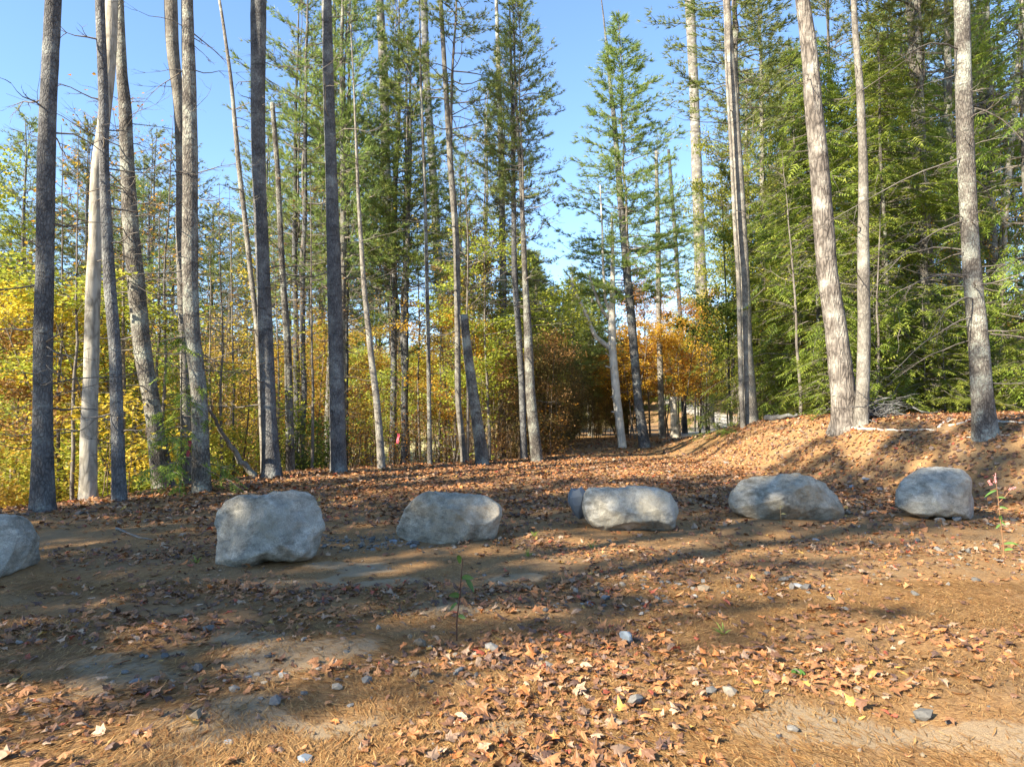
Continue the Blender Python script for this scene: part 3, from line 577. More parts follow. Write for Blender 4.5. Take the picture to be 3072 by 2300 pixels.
# right of the path
o, ax, d = hero([(1834,640,5),(1836,700,10),(1837,850,14),(1835,950,22),(1836,1050,23),(1850,1200,25),(1868,1343,25)], 'bleached dead tree with forked bare limbs beside the path', 'dead_tree', 'dead_wood', H=1, nb=0)
for lp in ([(1831,1046,16),(1783,1009,13),(1753,939,11),(1723,884,9),(1703,835,5)], [(1832,960,13),(1808,939,11),(1788,899,9),(1763,832,5)], [(1834,944,11),(1813,900,9),(1806,790,8),(1803,700,6),(1795,570,3)], [(1832,1003,6),(1815,995,4),(1802,984,2)], [(1836,1075,7),(1822,1066,5),(1812,1059,2)], [(1838,1108,8),(1825,1101,6),(1812,1100,3)], [(1842,1192,5),(1830,1191,3)], [(1845,1236,5),(1832,1235,3)]):
    P = np.array([at(u, v, d) for u, v, w in lp]) - np.array(o.location); P[:, 1] -= np.linspace(0, .12 * len(lp), len(lp))
    Q, rq = resample(P, [w / 2 / FPX * d for _, _, w in lp], .12); part('limb', mesh('limb', *tube(Q, rq, 8, True), M['dead_wood'], smooth=True), o)
hero([(1800,-20,3),(1810,60,5),(1828,250,11),(1840,350,14),(1860,600,20),(1880,825,24),(1893,950,25),(1913,1200,26),(1935,1342,34)], 'tall conical pine right of the dead tree with sweeping boughs', barkm='dark_bark', H=17.0, crown=(6.0, 3.0, YOUNGPINE[0]), nb=22, zb=(2, 7), lb=(.5, 2.2))
hero([(1970,450,10),(1976,700,15),(1978,950,16),(1985,1200,18),(1987,1315,20)], 'slim pale pine right of the conical pine', barkm='grey_bark', H=18, crown=(8, 2.2, PC[4]), nb=20, zb=(2, 9))
hero([(2005,450,9),(2025,700,12),(2040,950,13),(2050,1200,15),(2055,1300,17)], 'thin dark streaked trunk beside the short pale stub', barkm='dark_bark', H=18, crown=(8, 2, PC[5]), nb=16, zb=(2, 9))
hero([(2020,1190,20),(2022,1260,22),(2025,1312,27)], 'short pale stump like trunk at the bank end', 'stump_tree', 'pale_bark', H=1, nb=3, zb=(.3, 1.3), lb=(.2, .5))
hero([(2070,0,31),(2082,250,28),(2091,500,32),(2102,825,35),(2114,1000,37),(2126,1285,38)], 'tall sunlit pale grey trunk rising from ferny green on the bank', barkm='grey_bark', H=25, crown=(14, 3, PC[3]), nb=10, zb=(5, 13), lb=(.4, 1.6))
hero([(2180,250,8),(2190,400,9),(2205,700,12),(2213,825,13),(2222,1200,14),(2228,1268,15)], 'thin stem tight against the left of a grey trunk', 'sapling', 'grey_bark', H=15, nb=8, zb=(4, 12), lb=(.3, 1.2), depth=22.0, flare=.1)
hero([(2180,0,22),(2199,250,27),(2216,500,30),(2234,825,33),(2241,1050,34),(2255,1268,42)], 'grey trunk with pale and dark bands standing alone on the bank nose', barkm='grey_bark', H=25, crown=(14.5, 3, PC[5]), nb=10, zb=(5, 13), lb=(.4, 1.6))
hero([(2410,0,42),(2430,150,46),(2441,300,52),(2458,500,56),(2483,825,58),(2510,1000,62),(2532,1200,72),(2540,1275,84)], 'massive old pine with deeply furrowed bark on the bank crest', barkm='old_bark', H=26, crown=(13, 3.6, PC[3]), nb=14, zb=(5, 12), flare=.4)
hero([(2565,100,18),(2580,250,22),(2590,500,26),(2593,825,34),(2595,1000,36),(2588,1200,38),(2583,1276,42)], 'slimmer trunk growing from the same foot as the massive pine', barkm='grey_bark', H=20, crown=(11, 2.6, PC[4]), nb=14, zb=(3, 11))
hero([(2735,0,26),(2742,100,28),(2757,350,34),(2770,600,42),(2784,825,43),(2789,900,44),(2808,1100,46),(2812,1237,48)], 'stout trunk deeper in the hemlocks behind the brush pile', barkm='pine_bark', H=25, crown=(14, 3, PC[5]), nb=20, zb=(3, 12), depth=24)
o28, ax28, d28 = hero([(2880,0,43),(2886,250,45),(2894,500,47),(2916,825,49),(2936,1000,55),(2950,1200,57),(2960,1305,70)], 'near grey spruce trunk with bare side branches at the right of the bank', 'spruce_tree', 'pine_bark', H=23, crown=(9.5, 2.8, PC[4]), nb=34, zb=(.8, 7), lb=(.3, 1.3))
for v0, du, dv, L in ((470, -560, 300, 1), (660, -330, 230, 1), (945, -330, 190, 1), (830, -300, 120, 1), (1010, -250, 150, 1), (150, -300, 130, 1), (540, 180, 140, 1), (330, 190, 200, 1), (900, -230, 110, 1), (760, -260, 60, 1), (1000, 260, 130, 1)):
    # long bare boughs sagging to the left and right
    z = at(2900, v0, d28)[2] - o28.location.z; p, rr = ax28(z); tip = np.array([p[0] + du * d28 / FPX, p[1] - R.uniform(-.6, 1.0), p[2] - dv * d28 / FPX]); k = np.linspace(0, 1, 9)[:, None]
    Q = p + (tip - p) * k + np.array([0, 0, .22]) * np.sin(k * 3.14) + np.cumsum(R.normal(0, .02, (9, 3)), 0); mb = MB(); mb.add(*tube(Q, .016 * (1 - .8 * k[:, 0]), 5))
    for _ in range(9):
        i = R.integers(2, 9); branch_geo(mb, Q[i], nrm(tip - p) + .8 * rdir(1)[0], R.uniform(.2, .6), .005, 0, 3, .1, 2, 1, 0, 3)
    part('bough', mb.mesh('bough', M['twig'], True), o28)
hero([(3068,80,22),(3050,250,20),(3030,450,19),(3012,650,20),(2998,900,22),(2992,1220,26)], 'white barked birch leaning right behind the near spruce', 'birch_tree', 'pale_bark', H=18, depth=25, nb=14, zb=(3, 11), lb=(.5, 2.2))

NAMED = []
def where(x, y):
    """which named trunk stands in front of this place, seen from the clearing"""
    u = x / y; best = min(NAMED, key=lambda q: abs(q[0] - u) + (0 if q[2] < y else .15)); du = u - best[0]
    side = 'left of ' if du < -.022 else ('right of ' if du > .022 else '')
    return (side + best[1]) if side else (('far behind ' if y > best[2] + 14 else 'behind ') + best[1])
SHORT = ['the leftmost dark pine', 'the cream tree', 'the slim dark pine', 'the bent brown trunk', None, None, 'the tall grey pine', None, 'the blue grey pine', 'the broken topped trunk', 'the split black pine', 'the bending sapling', 'the taped pine', None, 'the leaning dark trunk', None, 'the broken snag', 'the green crowned pine', None, 'the path mouth pine', 'the bleached dead tree', 'the conical pine', 'the slim pale pine', None, None, 'the sunlit grey trunk', None, 'the banded grey trunk', 'the massive old pine', 'the twin slim trunk', 'the stout deep trunk', 'the near spruce', 'the white birch']
for q, n_ in zip(TREES, SHORT):
    if n_: NAMED.append((q[0] / q[1], n_, q[1]))
SIZE = lambda h, a, b: 'low ' if h < a else ('tall ' if h > b else '')
LN = dict(lime_leaf='yellow green', yellow_leaf='yellow', orange_leaf='orange', brown_leaf='rusty brown', green_leaf='green', thicket_leaf='olive brown')
R = np.random.default_rng(100)
# ------------------------------------------------------------------ woods: left of the path
def free(x, y, m=1.0):
    return all(abs(x - tx) + abs(y - ty) > m for tx, ty, _ in TREES)
def uy(u, d): return (u - 1536) / FPX * d
def zone(n, ulo, uhi, dlo, dhi, m=.8):
    k = 0
    while k < n:
        d = math.sqrt(R.uniform(dlo ** 2, dhi ** 2)); x = uy(R.uniform(ulo, uhi), d)
        if free(x, d, m): TREES.append((x, d, .1)); k += 1; yield x, d
def gap(x, y): return 24.5 < NH[0] * x + NH[1] * y < 44 or 17.6 < NH[0] * x + NH[1] * y < 20.6      # low growth only: the sun comes through here to the path's end
for x, y in zone(16, 700, 1500, 22, 32, 1.2):
    if gap(x, y): continue
    put_pine(x, y, R.uniform(15, 21), R.uniform(.10, .15), R.uniform(4.5, 8), R.uniform(2.2, 3.0), 'grey stemmed pine', 'pines of the left wood', R.choice(['pine_bark', 'dark_bark']), R.random() < .5)
for x, y in zone(30, -250, 1450, 22, 60, 1.5):
    if gap(x, y): continue
    put_pine(x, y, R.uniform(15, 22), R.uniform(.10, .17), R.uniform(5, 9), R.uniform(2.4, 3.2), 'grey stemmed pine', 'pines of the left wood', R.choice(['pine_bark', 'dark_bark']), R.random() < .6)
for x, y in zone(10, 800, 1330, 21, 26.5, 1.0):
    if gap(x, y): continue
    put_pine(x, y, R.uniform(15, 19), R.uniform(.10, .13), R.uniform(4.5, 6.5), R.uniform(1.9, 2.4), 'grey stemmed pine', 'pines of the left wood', R.choice(['pine_bark', 'dark_bark']), R.random() < .5)
for x, y in zone(17, 250, 1450, 47, 62, 1.5):
    put_pine(x, y, R.uniform(20, 27), R.uniform(.15, .2), R.uniform(7, 10), R.uniform(2.8, 3.8), 'grey stemmed pine', 'pines of the left wood', R.choice(['pine_bark', 'dark_bark']), R.random() < .5)
for x, y in zone(26, -300, 900, 16, 44, 1.1):
    put_maple(x, y, min(R.uniform(6, 8) + .17 * y, 8 if gap(x, y) else 99), R.uniform(.85, 1.25), R.choice(['lime_leaf', 'lime_leaf', 'green_leaf', 'lime_leaf', 'lime_leaf', 'yellow_leaf', 'brown_leaf']), 'leafy maple', 'maples of the left wood', MAPLE, 9)
for x, y in zone(26, 700, 1480, 22, 46, 1.1):
    put_maple(x, y, min(R.uniform(5, 7) + .12 * y, 8 if gap(x, y) else 99), R.uniform(.8, 1.1), R.choice(['orange_leaf', 'yellow_leaf', 'yellow_leaf', 'lime_leaf', 'brown_leaf', 'lime_leaf', 'brown_leaf']), 'autumn maple', 'maples of the left wood', MAPLE, 9)
for x, y in zone(50, -200, 1500, 14, 30, .5):
    e = float(edge_dist(np.array([x]), np.array([y]))[0])
    if e < .4: continue
    put_maple(x, y, R.uniform(3.5, 8), R.uniform(.7, 1.1), R.choice(['lime_leaf', 'yellow_leaf', 'lime_leaf', 'brown_leaf', 'orange_leaf']), 'thin sapling', 'saplings of the left wood', SAPL, 6, 'sapling')
for x, y in zone(48, -200, 1500, 15, 36, .5):
    e = float(edge_dist(np.array([x]), np.array([y]))[0])
    if e < .4: continue
    put_maple(x, y, R.uniform(7, 13), R.uniform(.8, 1.1), R.choice(['yellow_leaf', 'brown_leaf', 'orange_leaf']), 'leaved nearly bare stem', 'bare stems of the left wood', BARE, 10, 'slim_tree')
for x, y in zone(80, -250, 1000, 12.5, 30, .4):
    e = float(edge_dist(np.array([x]), np.array([y]))[0])
    if e < .9: continue
    put_maple(x, y, R.uniform(1.5, 3.0), R.uniform(.8, 1.3), R.choice(['lime_leaf', 'lime_leaf', 'green_leaf', 'yellow_leaf']), 'leafy shrub', 'shrubs of the left slope', SHRUB, 2.2, 'shrub', 'shrub', 'stems', 'foliage')
for x, y in zone(60, 700, 1640, 21.5, 33, .4):
    e = float(edge_dist(np.array([x]), np.array([y]))[0])
    if e < .5: continue
    put_maple(x, y, R.uniform(2.2, 4.6), R.uniform(.8, 1.3), R.choice(['brown_leaf', 'brown_leaf', 'lime_leaf', 'orange_leaf']), 'twiggy bush', 'twiggy bushes of the left wood', TWIGS, 3.4, 'bush', 'shrub', 'stems', 'foliage')
R = np.random.default_rng(101)
# dark young conifers lining the left of the path
for y in np.arange(23.5, 47, .62):
    for q in range(2):
        x = float(np.interp(y, EDGE[:, 1], EDGE[:, 0])) - R.uniform(.1, .9) - 1.2 * q + 3.2 * sstep(38, 47, y)
        put_maple(x, y + R.uniform(-.3, .3), R.uniform(3.0, 4.7), R.uniform(.7, 1.0), R.choice(['thicket_leaf', 'thicket_leaf', 'thicket_leaf', 'brown_leaf']), 'thicket tree', 'thicket along the path', THICK, 5, 'thicket_tree')
for y in np.arange(31, 48, 2.1):
    x = float(np.interp(y, EDGE[:, 1], EDGE[:, 0])) - R.uniform(1.2, 2.6) + 2.4 * sstep(38, 47, y)
    put_pine(x, y, R.uniform(6.5, 8) + .07 * y, .10, 2.6, R.uniform(1.9, 2.5), 'young green pine by the path', 'young pines along the path', young=True)
for x, y, H in ((uy(1800, 49), 49, 11), (uy(1735, 50), 50, 11.5), (uy(1660, 49), 49, 11), (uy(1880, 51), 51, 8)):
    put_pine(x, y, H, .16, .6, 3.0, 'bright bushy pine', 'bushy pines at the end of the path', young=True)
put_hem(uy(560, 13.8) + .1, 13.4, 3.2, .62, 'small dark hemlock growing against the grey pines', None, SMALLH, 5.0, 'hemlock_sapling')

R = np.random.default_rng(102)
# ------------------------------------------------------------------ woods: right of the path
for u_, y in ((1862, 45), (1905, 42), (1950, 44), (1990, 47), (1930, 49), (2040, 44), (2100, 48)):
    x = uy(u_, y); TREES.append((x, y, .1))
    put_maple(x, y, R.uniform(7, 11), R.uniform(.9, 1.3), R.choice(['orange_leaf', 'orange_leaf', 'yellow_leaf']), 'glowing maple', 'orange maples beyond the path', MAPLE, 9)
for x, y in zone(10, 2330, 3250, 20.5, 30, 1.8):
    put_hem(x, y, R.uniform(9, 16), R.uniform(.9, 1.25), 'green hemlock', 'hemlocks of the right wood', HEML, 12.0, r=.14)
for x, y in zone(14, 2180, 3350, 28, 46, 1.8):
    put_hem(x, y, R.uniform(13, 20), R.uniform(1.1, 1.5), 'green hemlock', 'hemlocks of the right wood', HEML, 12.0, r=.18)
for x, y in zone(22, 2160, 3000, 22, 44, 1.3):
    put_pine(x, y, R.uniform(18, 24), R.uniform(.12, .2), R.uniform(7, 11), R.uniform(2.4, 3.2), 'straight pine', 'pines of the right wood', 'pine_bark', R.random() < .4)
for x, y in zone(12, 2150, 2500, 31, 42, 1.2):
    put_maple(x, y, R.uniform(11, 17), R.uniform(.9, 1.2), R.choice(['lime_leaf', 'green_leaf', 'lime_leaf', 'green_leaf']), 'maple', 'maples of the right wood', MAPLE, 9)
for x, y in zone(20, 2080, 3150, 17.5, 25, .6):
    t_ = x - np.interp(y, FOOT[:, 0], FOOT[:, 1])
    if t_ < 3.3: continue
    put_hem(x, y, R.uniform(1.4, 4.2), R.uniform(.55, .9), 'hemlock sapling', 'hemlock saplings on the bank', SMALLH, 5.0, 'hemlock_sapling', r=.05)
for x, y in zone(18, 2280, 3150, 19, 30, .6):
    put_maple(x, y, R.uniform(4, 10), R.uniform(.7, 1.0), R.choice(['lime_leaf', 'yellow_leaf', 'orange_leaf']), 'leaved thin stem', 'thin stems of the right wood', BARE, 10, 'slim_tree')
put_hem(uy(2135, 23.4), 22.8, 1.5, .55, 'ferny light green hemlock bush at the foot of the sunlit trunk', None, SMALLH, 5.0, 'hemlock_sapling')
R = np.random.default_rng(103)
# far trees, still single, on both sides
for x, y in zone(34, -400, 1550, 50, 85, 2):
    put_maple(x, y, R.uniform(8, 13), R.uniform(1.1, 1.6), R.choice(['lime_leaf', 'lime_leaf', 'orange_leaf', 'green_leaf', 'lime_leaf']), 'far tree', 'far trees beyond the left slope', MAPLE, 9)
for x, y in zone(24, 1950, 3400, 48, 80, 2):
    if R.random() < .5: put_hem(x, y, R.uniform(12, 18), 1.5, 'far tree', 'far trees of the right wood', HEML, 12)
    else: put_maple(x, y, R.uniform(9, 13), R.uniform(1.2, 1.6), R.choice(['lime_leaf', 'orange_leaf', 'yellow_leaf', 'green_leaf']), 'far tree', 'far trees of the right wood', MAPLE, 9)
# far wooded skyline as one mass
mb = MB(); n = 420
ang = R.uniform(-.95, .95, n); dist = R.uniform(95, 190, n); cx, cy = np.sin(ang) * dist, np.cos(ang) * dist; cz = gz(cx, cy)
for i in range(n):
    k = 150; h = R.uniform(7, 12); q = rdir(k) * np.array([h * .38, h * .38, h * .5]) * R.uniform(.5, 1, (k, 1)) + np.array([cx[i], cy[i], cz[i] + h * .55])
    V, F = leafs(q, rdir(k), rdir(k), 1.1, 1.0); mb.add(V, F, int(R.choice([0, 1, 2, 3, 3])), np.repeat(R.uniform(.2, .8, k), 4)[:, None] * np.ones((1, 3)))
tag(ob('far_wood', mb.mesh('far_wood', [M['lime_leaf'], M['orange_leaf'], M['green_leaf'], M['dark_conifer']], color=True)), kind='stuff')

R = np.random.default_rng(104)
# tall pines beside the clearing that throw the shade
SH2 = -SUN_H; NH = np.array([-SH2[1], SH2[0]])            # along the shadows, and across them
for s, tt, H, cs, cw in [(6.0, 9.5, 20.5, 5, 2.3), (7.5, 12.5, 21, 4, 2.5), (9.4, 11.5, 20, 4, 2.5), (11.2, 13, 17, 4.5, 2.5), (13.2, 12, 15, 4.5, 2.4), (6.9, 15.5, 23, 6, 2.4), (8.6, 16.5, 23, 6, 2.5), (10.4, 17, 21, 6.5, 2.5), (5.2, 14, 21.5, 5.5, 1.9), (12.3, 16.5, 19, 6, 2.4), (4.9, 17, 24, 11, 1.6), (8.0, 20, 24, 8, 2.5), (14.5, 15, 17, 5, 2.3)]:
    p = NH * s - SH2 * tt
    put_pine(p[0], p[1], H, .17, cs, cw, 'tall pine beside the clearing, out of the picture', 'pines beside the clearing', 'pine_bark', clump=True)

# ------------------------------------------------------------------ litter
def clear_of_boulders(x, y, m=0.9):
    k = np.ones(len(x), bool)
    for bx, by, br, bd in BOULDERS: k &= (((x - bx) / (br * m)) ** 2 + ((y - by) / (bd * m)) ** 2) > 1
    return k
PAL = np.array([(.34, .165, .07), (.26, .12, .05), (.15, .075, .042), (.095, .055, .04), (.44, .165, .05), (.30, .075, .04), (.37, .25, .16), (.46, .27, .07), (.25, .165, .11)])
PW = np.array([.22, .24, .20, .13, .055, .025, .06, .012, .058]); PW /= PW.sum()
def leaf_shape(kind):
    if kind == 'maple':
        ro = [1.0, .55, .72, .42, .62, .36, .40, .25]; an = np.radians([0, 22, 48, 72, 95, 118, 145, 172])
    else:
        ro = [1.0, .85, .62, .46, .42, .46, .52, .5]; an = np.radians([0, 14, 34, 62, 95, 125, 152, 174])
    a = np.concatenate([an, 2 * math.pi - an[::-1]]); r = np.concatenate([ro, ro[::-1]]) * R.uniform(.88, 1.1, 16)
    P = np.stack([r * np.cos(a), r * np.sin(a) * (1 if kind == 'maple' else .7), 0 * a], 1) * .5; P = np.vstack([P, [[.0, 0, 0]], P * .5])
    n = 16; F = []
    for i in range(n):
        j = (i + 1) % n; F += [(i, j, 17 + j), (i, 17 + j, 17 + i), (17 + i, 17 + j, 16)]
    c1, c2, c3 = R.normal(0, 1.3), R.normal(.9, .7), R.normal(0, .5)
    x, y = P[:, 0], P[:, 1]; z = c2 * (x * x) + c1 * y * y + c3 * x * y + .12 * np.sin(9 * y + R.uniform(0, 6)) * np.abs(x) + R.normal(0, .012, len(P))
    P = P.copy(); P[:, 2] = z * .8
    if R.random() < .35:                                 # rolled dry leaf
        k = R.uniform(2.5, 5); P = np.stack([x, np.sin(y * k) / k, (1 - np.cos(y * k)) / k + z * .4], 1)
    P[:, 2] -= P[:, 2].min(); return P, np.array(F)
def coarse(P, F): return P[:17], np.array([(i, (i + 1) % 16, 16) for i in range(16)])
SHAPES = [leaf_shape('maple') for _ in range(11)] + [leaf_shape('oval') for _ in range(4)]
LSPOT = [(0.3, 3.75, .5, .5, 6), (.7, 4.1, .4, .4, 5), (-.1, 4.45, .6, .22, 6), (.55, 4.8, .55, .22, 6), (.3, 3.2, .4, .25, 4), (-.3, 3.4, .4, .25, 3), (1.7, 4.45, .6, .3, 4), (1.95, 4.15, .5, .22, 3.5), (-3.0, 5.2, .7, .3, 3), (-2.2, 5.0, .8, .35, 2.5), (-1.5, 5.4, .7, .25, 2), (-2.6, 6.2, 1, .4, 3), (-1.4, 6.1, 1, .3, 3), (-.3, 5.7, .8, .3, 2.5), (-1.9, 4.0, .6, .3, 2.5), (-1.1, 4.3, .5, .2, 2.5), (-2.3, 3.6, .6, .3, 2), (0.4, 8.2, .9, .35, 2), (2.9, 4.9, .7, .25, 2), (2.4, 6.8, 1.5, .5, 1.8), (4.2, 8.1, 1.6, .6, 1.8), (.5, 6.0, 1.0, .4, 2), (-3.8, 7.6, 1.2, .5, 2)]
def leaf_density(x, y):
    w = 0.06 + 1.5 * sstep(.56, .72, fbm(x * .8, y * .8, 77, 3)) + 1.6 * sstep(8.5, 12, y)
    for sx, sy, rx, ry, k in LSPOT: w = w + k * np.exp(-(((x - sx) / rx) ** 2 + ((y - sy) / ry) ** 2))
    return w * (1 - .6 * sand_at(x, y) * sstep(9, 8, y))
def scatter(n, dlo, dhi, wmul, dens, cap):
    d = np.sqrt(R.uniform(dlo ** 2, dhi ** 2, n)); x = R.uniform(-.80, .80, n) * d * wmul
    keep = R.uniform(0, cap, n) < dens(x, d)
    keep &= clear_of_boulders(x, d); keep &= edge_dist(x, d) < 4
    return x[keep], d[keep]
def place(shapes, x, y, size, tilt, sink, pal=True):
    """lists of (vertices, faces, colours) with every piece laid on the ground"""
    n = len(x); z = gz(x, y); ex = gz(x + .12, y) - gz(x - .12, y); ey = gz(x, y + .12) - gz(x, y - .12)
    N = nrm(np.stack([-ex / .24, -ey / .24, np.ones(n)], 1) + R.normal(0, tilt, (n, 3)) * np.array([1, 1, .2])); D = rdir(n); D = nrm(D - N * (D * N).sum(1, keepdims=True)); S = np.cross(N, D)
    flip = R.random(n) < .5; pick = R.integers(0, len(shapes), n); Vs, Fs, Cs = [], [], []; off = 0
    colr = PAL[R.choice(len(PAL), n, p=PW)] * R.uniform(.75, 1.25, (n, 1))
    for k, (P, F) in enumerate(shapes):
        i = np.where(pick == k)[0]
        if not len(i): continue
        Q = P[None] * size[i][:, None, None]; zz = np.where(flip[i][:, None], Q[..., 2].max(1, keepdims=True) - Q[..., 2], Q[..., 2])
        V = np.stack([x[i], y[i], z[i] + sink], 1)[:, None] + Q[..., :1] * D[i][:, None] + Q[..., 1:2] * S[i][:, None] + zz[..., None] * N[i][:, None]
        m = P.shape[0]; Vs.append(V.reshape(-1, 3)); Fs.append((F[None] + (np.arange(len(i)) * m)[:, None, None]).reshape(-1, 3) + off); off += m * len(i)
        Cs.append(np.repeat(colr[i], m, 0))
    return np.vstack(Vs), np.vstack(Fs), np.vstack(Cs)
x, y = scatter(46000, 2.7, 9, 1.0, leaf_density, 6.0); o = np.argsort(y); x, y = x[o], y[o]
# the 300 that show largest, one object each
nearest = np.arange(len(x))[(np.abs(x) < .74 * y)][:300]
LM = [[mesh('fallen_leaf', P, F, M['litter'], col=np.broadcast_to(c * R.uniform(.8, 1.2), (len(P), 3)), smooth=False) for c in PAL[[0, 0, 1, 1, 2, 4, 8, 6, 3]]] for P, F in SHAPES]
for i in nearest:
    k = R.integers(len(SHAPES)); lo = ob('fallen_leaf', LM[k][R.integers(9)], ground, (x[i], y[i], float(gz(x[i], y[i])) + .006))
    sz = float(np.clip(R.lognormal(math.log(.09), .3), .045, .16)); lo.scale = (sz, sz, sz); lo.rotation_euler = (R.normal(0, .3) + math.pi * (R.random() < .35), R.normal(0, .3), R.uniform(0, 6.28))
    if abs(lo.rotation_euler[0]) > 2: lo.location.z += sz * .25
rest = np.setdiff1d(np.arange(len(x)), nearest)
nr = rest[y[rest] < 5.2]; mr_ = rest[y[rest] >= 5.2]
V1, F1, C1 = place(SHAPES, x[nr], y[nr], np.clip(R.lognormal(math.log(.075), .32, len(nr)), .03, .14), .25, .004)
V4, F4, C4 = place([coarse(*q) for q in SHAPES], x[mr_], y[mr_], np.clip(R.lognormal(math.log(.08), .32, len(mr_)), .03, .15), .25, .003)
F1 = np.vstack([F1, F4 + len(V1)]); V1 = np.vstack([V1, V4]); C1 = np.vstack([C1, C4])
FAR = [(P[[0, 2, 4, 6, 9, 11, 13, 15, 16]], np.array([(i, (i + 1) % 8, 8) for i in range(8)])) for P, F in SHAPES]
x2, y2 = scatter(46000, 9, 22, 1.0, lambda a, b: leaf_density(a, b) + .3, 2.0)
V2, F2, C2 = place(FAR, x2, y2, R.uniform(.08, .15, len(x2)), .3, .004)
x3, y3 = scatter(9000, 22, 40, .8, lambda a, b: np.ones(len(a)), 1); x3, y3 = x3[edge_dist(x3, y3) < 1], y3[edge_dist(x3, y3) < 1]
V3, F3, C3 = place(FAR, x3, y3, R.uniform(.12, .2, len(x3)), .35, .004)
tag(ob('leaf_litter', mesh('leaf_litter', np.vstack([V1, V2, V3]), np.vstack([F1, F2 + len(V1), F3 + len(V1) + len(V2)]), M['litter'], col=np.vstack([C1, C2, C3])), ground), kind='stuff')
# pine needles
def needles(n, dlo, dhi, w):
    d = np.sqrt(R.uniform(dlo ** 2, dhi ** 2, n)); x = R.uniform(-.78, .78, n) * d
    k = (R.random(n) < 1.05 - .62 * sand_at(x, d)) & (fbm(x * 1.4, d * 1.4, 91, 3) + R.uniform(-.2, .2, n) > .42) & clear_of_boulders(x, d); x, d = x[k], d[k]; n = len(x)
    a = 3.2 * fbm(x * .9, d * .9, 55, 2) + R.normal(0, .55, n); L = R.uniform(.05, .115, n); z = gz(x, d)
    D = np.stack([np.cos(a), np.sin(a), R.normal(0, .07, n)], 1); S = np.stack([-np.sin(a), np.cos(a), 0 * a], 1); b = np.stack([x, d, z + R.uniform(.002, .012, n)], 1)
    ww = (w * R.uniform(.6, 1.2, n))[:, None]; mid = b + D * L[:, None] * .5 + S * (R.normal(0, .0035, n))[:, None]
    V = np.stack([b, mid - S * ww, b + D * L[:, None], mid + S * ww], 1).reshape(-1, 3); q = np.arange(n)[:, None] * 4
    F = np.vstack([q + np.array([[0, 1, 2]]), q + np.array([[0, 2, 3]])]); t = R.random((n, 1))
    c = np.array([.34, .145, .042]) * (1 - t) + np.array([.66, .42, .17]) * t; return V, F, np.repeat(c * R.uniform(.45, 1.15, (n, 1)), 4, 0)
Va, Fa, Ca = needles(190000, 2.6, 6.5, .00055); Vb, Fb, Cb = needles(120000, 6.5, 14, .0014)
tag(ob('pine_needle_litter', mesh('pine_needle_litter', np.vstack([Va, Vb]), np.vstack([Fa, Fb + len(Va)]), M['needle'], col=np.vstack([Ca, Cb])), ground), kind='stuff')

R = np.random.default_rng(106)
# ------------------------------------------------------------------ stones
def stone_shape(V, F, k=.22):
    Q = V * (1 + R.normal(0, k, (len(V), 1)) * .6) * R.uniform(.6, 1.1, 3) * np.array([1.1, .9, .65])
    for _ in range(3):
        q = rdir(1)[0]; h = Q @ q; c = h.max() * .7; Q = Q - np.clip(h - c, 0, None)[:, None] * q
    return Q, F
ST = [stone_shape(ICO1, ICOF1) for _ in range(8)]
SPAL = np.array([(.125, .12, .11), (.17, .16, .145), (.085, .08, .075), (.21, .18, .14), (.16, .125, .085)])
GS = [(-1.9, 8.7, .55, .2, 170), (-1.35, 8.25, .5, .15, 120), (5.4, 11.2, .7, .8, 300), (6.9, 10.3, .9, .4, 160), (4.2, 12.4, .6, .5, 110), (.4, 5.7, .6, .2, 70), (1.2, 6.2, .8, .3, 80), (2.0, 6.6, 1.0, .3, 80), (4.9, 7.9, 1.2, .5, 200), (3.0, 15.5, 1.5, .5, 140), (3.6, 18.0, .8, .6, 100), (-1.6, 4.3, .9, .4, 90), (-.7, 4.5, .7, .3, 60), (1.3, 3.6, 1.0, .4, 60), (7.3, 11.5, .6, .8, 80)]
gx_, gy_, gs_ = [], [], []
for sx, sy, rx, ry, n in GS:
    gx_.append(R.normal(sx, rx, n)); gy_.append(R.normal(sy, ry, n)); gs_.append(R.lognormal(math.log(.019), .5, n))
n = 700; d = np.sqrt(R.uniform(2.7 ** 2, 12 ** 2, n)); gx_.append(R.uniform(-.75, .75, n) * d); gy_.append(d); gs_.append(R.lognormal(math.log(.011), .45, n))
gx_, gy_, gs_ = np.concatenate(gx_), np.concatenate(gy_), np.clip(np.concatenate(gs_), .005, .06); k = clear_of_boulders(gx_, gy_) & (gy_ > 2.6); gx_, gy_, gs_ = gx_[k], gy_[k], gs_[k]
PAL_, PW_ = PAL, PW; PAL, PW = SPAL, np.ones(5) / 5
V, F, C = place(ST, gx_, gy_, gs_, .3, -.002); PAL, PW = PAL_, PW_
tag(ob('gravel', mesh('gravel', V, F, M['stone'], col=C), ground), kind='stuff')
SM = [mesh('stone', *stone_shape(ICO2, ICOF2, .12), M['stone'], col=np.broadcast_to(c, (len(ICO2), 3))) for c in ((.17, .20, .23), (.22, .24, .26), (.13, .145, .16), (.26, .25, .225), (.19, .215, .24), (.15, .15, .15))]
